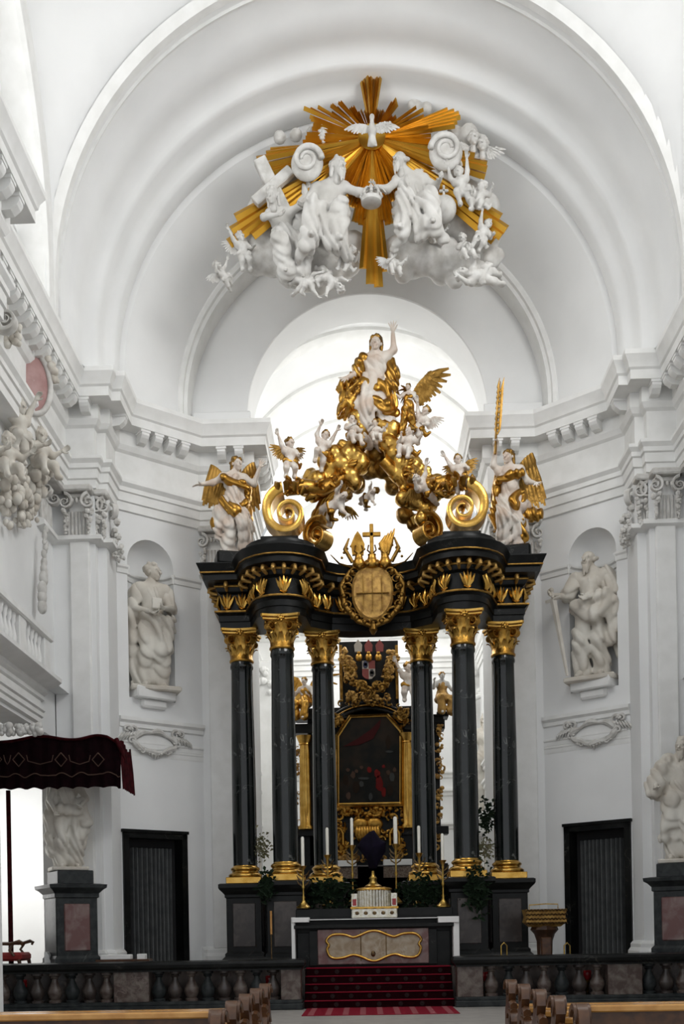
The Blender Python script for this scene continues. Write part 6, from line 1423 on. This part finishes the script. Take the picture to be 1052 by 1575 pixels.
# --- gold-trimmed dark canopy above the throne
def canopy():
    t = thing('throne_canopy', 'dark red velvet canopy with braided scalloped valance hanging at the left edge', 'canopy')
    Y0, Y1 = 22.4, 23.6
    xl = at(-90, 1170, Y0).x; xr = at(186, 1170, Y0).x
    def z(y): return at(100, y, Y0).z
    # top edge waves and bottom scallops on the front valance
    n = 90; top = []; bot = []
    for i in range(n+1):
        u = i/n; x = xl+(xr-xl)*u; p = -90+276*u
        ty = 1139-8*math.exp(-((p-62)/34)**2)-7*math.exp(-((p-150)/24)**2)+ (8*max(0, (p-165)/22) if p > 165 else 0)
        by = 1214+3*abs(sin(pi*(p+8)/24))*-1+ (2 if p > 180 else 0)
        top.append((x, z(ty))); bot.append((x, z(by)))
    mb = MB(); vs = []
    for i in range(n+1):
        wv = .03*sin(i*.9); vs += [(top[i][0], Y0+.06+wv*.3, top[i][1]), (top[i][0]*.5+bot[i][0]*.5, Y0+wv, (top[i][1]*.55+bot[i][1]*.45)), (bot[i][0], Y0-.03+wv*1.3, bot[i][1])]
    mb.add(vs, [(i*3+k, (i+1)*3+k, (i+1)*3+k+1, i*3+k+1) for i in range(n) for k in range(2)])
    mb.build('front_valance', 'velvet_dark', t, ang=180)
    mb = MB(); vs = []; m = 40
    for j in range(m+1):
        u = j/m; y = Y0+(Y1-Y0)*u; w = .03*sin(j*1.1); tz = top[-1][1]+.10*sin(u*pi*2)+.1*u; bz = bot[-1][1]+.02*abs(sin(j*.8))
        vs += [(xr-.05+w, y, tz), (xr+w, y, (tz+bz)/2), (xr+.03+w, y, bz)]
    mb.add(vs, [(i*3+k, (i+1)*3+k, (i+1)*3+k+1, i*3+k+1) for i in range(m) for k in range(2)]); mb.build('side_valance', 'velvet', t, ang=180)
    mb = MB(); zt = z(1136); mb.bbox(xl, xr-.05, Y0+.08, Y1, z(1160), z(1150), .02); mb.build('canopy_ceiling', 'velvet_dark', t)
    mb = MB(); mb.tube([(x, Y0+.04, zz) for x, zz in top], .035, 6); mb.build('top_roll', 'velvet', t, ang=60)
    mb = MB(); mb.tube([(x, Y0-.09, zz+.27+.03*sin(i*.55)) for i, (x, zz) in enumerate(bot)], .012, 5); mb.build('braid', 'braid', t, ang=60)
    for k, p in enumerate((-5, 30, 95, 152)):
        q = at(p, 1169, Y0-.05); mb = MB(); w = .125; o = [(q.x, Y0-.11, q.z+w*1.15), (q.x+w, Y0-.11, q.z), (q.x, Y0-.11, q.z-w*1.15), (q.x-w, Y0-.11, q.z)]; mb.tube(o+[o[0]], .013, 5); mb.build('braid_diamond', 'braid', t)
        if k < 3:
            nx = (30, 95, 152)[k]; a, b = at(p+12, 1162, Y0-.05), at(nx-12, 1162, Y0-.05); d = .2
            mb = MB(); mb.tube([(a.x, Y0-.11, a.z), (a.x+.03, Y0-.11, a.z-.13), ((a.x+b.x)/2, Y0-.11, a.z-.2), (b.x-.03, Y0-.11, b.z-.13), (b.x, Y0-.11, b.z)], .010, 5); mb.build('braid_loop', 'braid', t)
    q = at(208, 1172, Y0); mb = MB(); mb.tube([(xr-.1, Y0+.02, q.z+.5), (xr+.02, Y0-.02, q.z+.25), (xr+.1, Y0, q.z+.05)], [.05, .05, .015], 7); mb.build('corner_finial', 'velvet', t, ang=60)
    p0 = at(3, 1480, Y0+.3); mb = MB(); mb.lathe([(.09, 0), (.09, .12), (.055, .16), (.05, 2.0), (.05, z(1205)-S0)], 12, (p0.x, Y0+.9, S0)); mb.build('pole', 'velvet', t, ang=50)
    mb = MB(); mb.lathe([(.09, 0), (.09, .12), (.055, .16), (.05, 2.0), (.05, z(1205)-S0)], 12, (at(-70, 1480, Y0).x, Y0+.9, S0)); mb.build('pole', 'velvet', t, ang=50)
canopy()
# throne: carved arm and red seat
th = thing('throne_chair', 'carved wooden armchair with red seat beneath the dark canopy', 'chair')
cY = 23.0; s0, s1 = at(-40, 1478, cY), at(42, 1478, cY); az = at(30, 1450, cY).z
mb = MB(); mb.bbox(s0.x, s1.x-.04, cY-.3, cY+.45, at(20, 1478, cY).z, at(20, 1465, cY).z, .05); mb.build('seat', 'seat_red', th)
for y in (cY-.32, cY+.42):
    mb = MB(); mb.tube([(s0.x, y, az), (s1.x-.25, y, az-.02), (s1.x-.06, y, az+.03), (s1.x, y, az), (s1.x-.03, y, az-.05)], [.03, .035, .04, .04, .025], 8); mb.tube([(s1.x-.2, y, az-.03), (s1.x-.28, y, az-.15), (s1.x-.18, y, at(20, 1470, cY).z)], .03, 7); mb.build('armrest', 'wood', th, ang=60)
for x in (s0.x+.06, s1.x-.1):
    for y in (cY-.26, cY+.4): mb = MB(); mb.tube([(x, y, S0), (x+.02, y, S0+.2), (x, y, at(20, 1478, cY).z+.03)], [.03, .04, .045], 8); mb.build('leg', 'wood', th, ang=60)
mb = MB(); mb.bbox(s0.x-.02, s0.x+.08, cY-.3, cY+.42, at(20, 1478, cY).z, az+.6, .03); mb.build('backrest', 'wood', th)
# books / cushions lying on the rail shelf behind, left
for (x0, x1, y0, y1, m, nm, lab, cat) in ((156, 202, 1468, 1476, 'linen', 'folded_cloth', 'folded white cloth lying behind the left rail below the doorway', 'cloth'), (212, 224, 1467, 1476, 'linen', 'white_booklet', 'small white booklet lying behind the left rail', 'book')):
    mb = MB(); a, b = at(x0, y1, 22.9), at(x1, y0, 22.9); mb.bbox(a.x, b.x, 22.8, 23.05, a.z, b.z, .01); o = mb.build(nm, m); tag(o, lab, cat)
    tb_ = MB(); tb_.bbox(a.x-.05, b.x+.05, 22.75, 23.1, a.z-.04, a.z, .006)
    if nm == 'folded_cloth':
        tt = thing('side_table', 'low wooden side table behind the left rail', 'table'); c_ = at(232, 1476, 22.9).x
        m_ = MB(); m_.bbox(a.x-.08, c_, 22.7, 23.1, a.z-.05, a.z, .008); m_.build('top', 'wood', tt)
        for xx in (a.x, c_-.08):
            for yy in (22.74, 23.04): m_ = MB(); m_.bbox(xx-.025, xx+.025, yy-.025, yy+.025, S0, a.z-.04, .005); m_.build('leg', 'wood', tt)
# lectern with carved gilt desk
lc = thing('lectern', 'carved wooden lectern with gilt basket shaped desk before the right doorway', 'lectern')
q0, q1 = at(806, 1426, 22.9), at(868, 1398, 22.9); cx4 = (q0.x+q1.x)/2; hw = (q1.x-q0.x)/2
mb = MB(); vs = []
for w, d, zz in ((hw*.72, .22, q0.z), (hw*.98, .30, q0.z+.1), (hw*.92, .28, q0.z+.22), (hw*1.0, .32, q1.z)):
    vs += [(cx4-w, 22.9-d, zz), (cx4+w, 22.9-d, zz), (cx4+w, 22.9+d, zz), (cx4-w, 22.9+d, zz)]
mb.add(vs, [(j*4+i, j*4+(i+1) % 4, (j+1)*4+(i+1) % 4, (j+1)*4+i) for j in range(3) for i in range(4)]+[(0, 1, 2, 3), (12, 13, 14, 15)]); mb.build('desk', 'gilt_wood', lc)
mb = MB(); rn = random.Random(2)
for r_ in range(4):
    for i in range(12): mb.tube([(cx4-hw+i*hw/6, 22.58, q0.z+.06+r_*.09), (cx4-hw+(i+.5)*hw/6, 22.55, q0.z+.09+r_*.09), (cx4-hw+(i+1)*hw/6, 22.58, q0.z+.06+r_*.09)], .016, 5)
mb.build('desk_carving', 'bronze', lc, ang=60)
mb = MB(); mb.tube([(cx4-hw*.8, 22.7, q1.z+.01), (cx4-hw*.8, 22.7, q1.z+.09), (cx4, 22.7, q1.z+.11), (cx4+hw*.6, 22.7, q1.z+.1), (cx4+hw*.6, 22.7, q1.z+.01)], .012, 6); mb.build('book_rest', 'brass', lc)
mb = MB(); mb.lathe([(.30, 0), (.30, .08), (.20, .12), (.16, .2), (.17, .5), (.22, q0.z-S0-.15), (.30, q0.z-S0-.06), (.26, q0.z-S0+.02)], 8, (cx4, 22.9, S0)); mb.build('stem', 'wood_dark', lc, ang=40)
mb = MB(); mb.bbox(cx4-.11, cx4+.11, 22.66, 22.72, S0+.15, q0.z-.22, .02); mb.build('stem_panel', 'wood', lc)
# kneeling-bench brass hoops and tall floor candle near the pedestals
for (x, lab) in ((775, 'brass hoop stand behind the right rail'), (872, 'brass hoop stand before the right doorway')):
    q = at(x, 1450, 22.85); t = thing('brass_hoop', lab, 'stand', None, 'brass hoop stands'); mb = MB(); mb.tube([(q.x-.06, 22.85, S0), (q.x-.06, 22.85, q.z-.06), (q.x, 22.85, q.z), (q.x+.06, 22.85, q.z-.06), (q.x+.06, 22.85, S0)], .016, 7); mb.build('hoop', 'brass', t, ang=60)
    mb = MB(); mb.bbox(q.x-.12, q.x+.12, 22.77, 22.93, S0, S0+.03, .006); mb.build('foot', 'brass', t)
fc = thing('floor_candle', 'slim brown candle on a thin stand before the left pedestals', 'candle'); a, m_, b = at(418, 1482, 23.0), at(418, 1437, 23.0), at(418, 1401, 23.0)
mb = MB(); mb.lathe([(.1, 0), (.1, .03), (.015, .06), (.012, m_.z-S0-.02), (.04, m_.z-S0)], 10, (a.x, 23.0, S0)); mb.build('stand', 'bronze', fc); mb = MB(); mb.lathe([(.024, 0), (.024, b.z-m_.z)], 10, (a.x, 23.0, m_.z)); mb.build('candle', 'wood_gloss_lit', fc)
# --- pews
PG = 'nave pews'
endm = MB()   # carved bench end, in y-z plane, thickness along x
o = []
for (y, z) in ((-.30, 0), (-.30, .30), (-.36, .42), (-.30, .52), (-.16, .56), (-.13, .64), (-.19, .74), (-.15, .84), (-.05, .90), (.06, .88), (.12, .80), (.08, .70), (.13, .60), (.22, .50), (.24, .3), (.24, 0)): o.append((0, y, z))
endm.poly([(-.045, y, z) for _, y, z in o], (.09, 0, 0))
scroll_mesh(endm, 1.6, .12, .15, .028, .16, M3((0, -.03, .78), rz=R(90)), 0, 1, 14); scroll_mesh(endm, 1.5, .12, .15, .028, .15, M3((0, -.22, .44), rz=R(90)), 0, 1, 14)
for z in (.62, .55, .30, .2): endm.tube([(0, -.30, z-.03), (0, -.16 if z > .5 else -.33, z)], .05, 7)
ENDM = endm.mesh('bench_end', 'wood', ang=50)
def pew(lab, xe, xo, Y, zback):
    t = thing('pew', lab, 'pew', M3((0, Y, 0)), PG); d = 1 if xo > xe else -1
    obj('bench_end', ENDM, t, M3((xe, 0, 0), s=(1, 1, 1.05)))
    a, b = sorted((xe+d*.05, xo))
    mb = MB(); mb.bbox(a, b, .08, .13, .1, zback-.05, .008); mb.build('backrest', 'wood', t)
    mb = MB(); mb.bbox(a, b, .02, .22, zback-.06, zback, .012); mb.build('top_rail', 'wood_gloss_lit', t)
    mb = MB(); mb.bbox(a, b, -.34, .08, .40, .445, .01); mb.build('seat', 'wood', t)
    mb = MB(); mb.bbox(a, b, -.06, .0, .0, .4, .01); mb.build('seat_support', 'wood_dark', t)
names = ('first', 'second', 'third', 'fourth', 'fifth')
for i, Y in enumerate((9.2, 10.3, 11.4, 12.5, 13.6)):
    zb = (.92, .72, .70, .66, .62)[i]
    pew('dark wooden pew left of the aisle, %s from the camera' % names[i], -1.55-.0*i, -6.0, Y, zb)
    pew('dark wooden pew right of the aisle, %s from the camera' % names[i], 1.55+.12*0, 6.0, Y, zb)
# --- gallery on the left nave wall with stucco group
gl = thing('gallery_balcony', 'white balustraded gallery on the left nave wall', 'gallery')
gx = at(72, 975, 22.6).x; zr = at(72, 975, 22.6).z
ya, yb = 17.4, 22.75
mb = MB(); mb.bbox(gx-.18, gx+.10, ya, yb, zr-.16, zr, .03); mb.build('rail', 'plaster_trim', gl)
mb = MB(); zs = zr-1.0
mb.sweep([(gx-.9, ya), (gx-.9, yb)], [(.72, zs-.42), (.78, zs-.38), (.78, zs-.3), (.86, zs-.24), (.86, zs-.16), (1.06, zs-.10), (1.16, zs-.02), (1.16, zs+.06), (.9, zs+.08), (0, zs+.08)]); mb.build('cornice', 'plaster_trim', gl, ang=25)
mb = MB(); mb.sweep([(gx-.9, ya), (gx-.9, yb-.15)], [(0, zs-.93), (.70, zs-.93), (.76, zs-.9), (.76, zs-.8), (.80, zs-.77), (.80, zs-.68), (.84, zs-.65), (.84, zs-.6), (.74, zs-.57), (.74, zs-.42), (0, zs-.42)]); mb.build('frieze', 'plaster_trim', gl, ang=25)
bm2 = MB(); bm2.lathe([(.07, 0), (.07, .06), (.04, .1), (.075, .24), (.085, .32), (.05, .5), (.035, .6), (.06, .66), (.06, .74), (.07, .78), (.07, .84)], 12); BM2 = bm2.mesh('baluster', 'plaster_trim', ang=50)
y = yb-.2; k = 0
while y > ya+.1:
    if k % 6 == 0:
        mb = MB(); mb.bbox(gx-.14, gx+.05, y-.28, y+.12, zs+.08, zr-.14, .015); mb.build('post', 'plaster_trim', gl); y -= .42
    else: obj('baluster', BM2, gl, M3((gx-.05, y, zs+.07), s=(1, 1, .92))); y -= .24
    k += 1
# stucco putti with red oval shield on the nave wall
cg = thing('stucco_shield_group', 'oval pink marble shield in a stucco garland frame on the left nave wall', 'shield')
def nw(x, y, X=-6.98): return at(x, y, (-X-.27)*1650/(562-x))
q = nw(40, 588); xw = q.x
cg.matrix_local = M3((xw+.12, q.y, q.z), rz=.75); k = 28; ry_, rz_ = .36, .60
mb = MB(); vs = [(r_*ry_*cos(2*pi*i/k), y_, r_*rz_*sin(2*pi*i/k)) for r_, y_ in ((1, 0), (.7, -.05), (.35, -.08), (.01, -.09)) for i in range(k)]
mb.add(vs, [(j*k+i, j*k+(i+1) % k, (j+1)*k+(i+1) % k, (j+1)*k+i) for j in range(3) for i in range(k)]); mb.build('oval_field', 'pink_marble', cg, ang=180)
mb = MB(); mb.tube([(ry_*1.08*cos(2*pi*i/k), -.02, rz_*1.06*sin(2*pi*i/k)) for i in range(k+1)], .06, 8); mb.build('frame', 'stucco', cg, ang=60)
mb = MB(); rn = random.Random(7)
for i in range(60):
    a = rn.uniform(R(10), R(170)); rr = rn.uniform(1.18, 1.5); mb.ball((ry_*rr*cos(a)*1.05, rn.uniform(-.1, .06), rz_*rr*.92*sin(a)), rn.uniform(.04, .10), 7, 5)
mb.build('leaf_garland', 'stone_white', cg, ang=60)
SGp = 'stucco cherubs on the left nave wall'
def wput(lab, x, y, Y, h_, pose, rz, ry=0): putto(lab, x, y, Y, h_, pose, rz, ry, body='stone_white', cloth='stone_white', grp=SGp)
wput('stucco cherub holding up the pink oval shield from below', 30, 662, 20.6, 92, 'climb', .9)
wput('stucco cherub kneeling below the pink oval shield, nearest the pier', 62, 706, 21.6, 92, 'sit', .9)
wput('stucco cherub sitting at the left edge below the shield', 12, 712, 19.7, 90, 'sit', .6)
gr = MB(); 
for i in range(120):
    t = rn.random(); x = 6+rn.uniform(0, 66)*(1-.35*t); y_ = 725+t*85
    w = rn.uniform(.05, .12)*(1.2-.5*t); p = nw(x, y_); gr.ball((p.x+rn.uniform(-.1, .1), p.y, p.z), (w, w, w*1.2), 7, 5)
tag(gr.build('stucco_garland', 'stone_white', ang=60), 'stucco fruit and leaf garland hanging below the wall cherubs', 'garland')
gr = MB()
for i in range(26):
    t = i/25; p = nw(70-4*t+rn.uniform(-2, 2), 815+115*t); w = rn.uniform(.03, .06)*(1.0+.8*(t > .4)*(t < .7)); gr.ball((p.x, p.y, p.z), (w, w, w*1.6), 7, 5)
for k in range(3): p = nw(65, 905+k*14); gr.ball((p.x, p.y, p.z), (.10, .12, .16), 9, 6)
tag(gr.build('stucco_drop', 'stucco', ang=60), 'slender stucco drop with a tassel beside the gallery end', 'ornament')
q = nw(14, 492, -6.7); vo = thing('stucco_volute', 'stucco volute with leaves at the left edge under the nave cornice', 'scroll', None)
mb = MB(); scroll_mesh(mb, 2.0, .30, .14, .06, .25, M3((q.x-.05, q.y, q.z)), pi/2, 1, 20); mb.build('volute', 'stucco', vo, ang=50)
mb = MB()
for i in range(30): p = at(rn.uniform(2, 30), rn.uniform(500, 530), 19.8); mb.ball((p.x, p.y, p.z), rn.uniform(.04, .09), 6, 4)
mb.build('leaves', 'stone_white', vo, ang=60)
mb = MB()
for i in range(50): p = at(rn.uniform(2, 62), 1122+rn.uniform(-7, 7), 20.4); mb.ball((p.x, p.y, p.z), rn.uniform(.04, .09), 6, 4)
tag(mb.build('stucco_foliage', 'stucco', ang=60), 'stucco foliage capital under the left gallery just above the canopy', 'ornament')
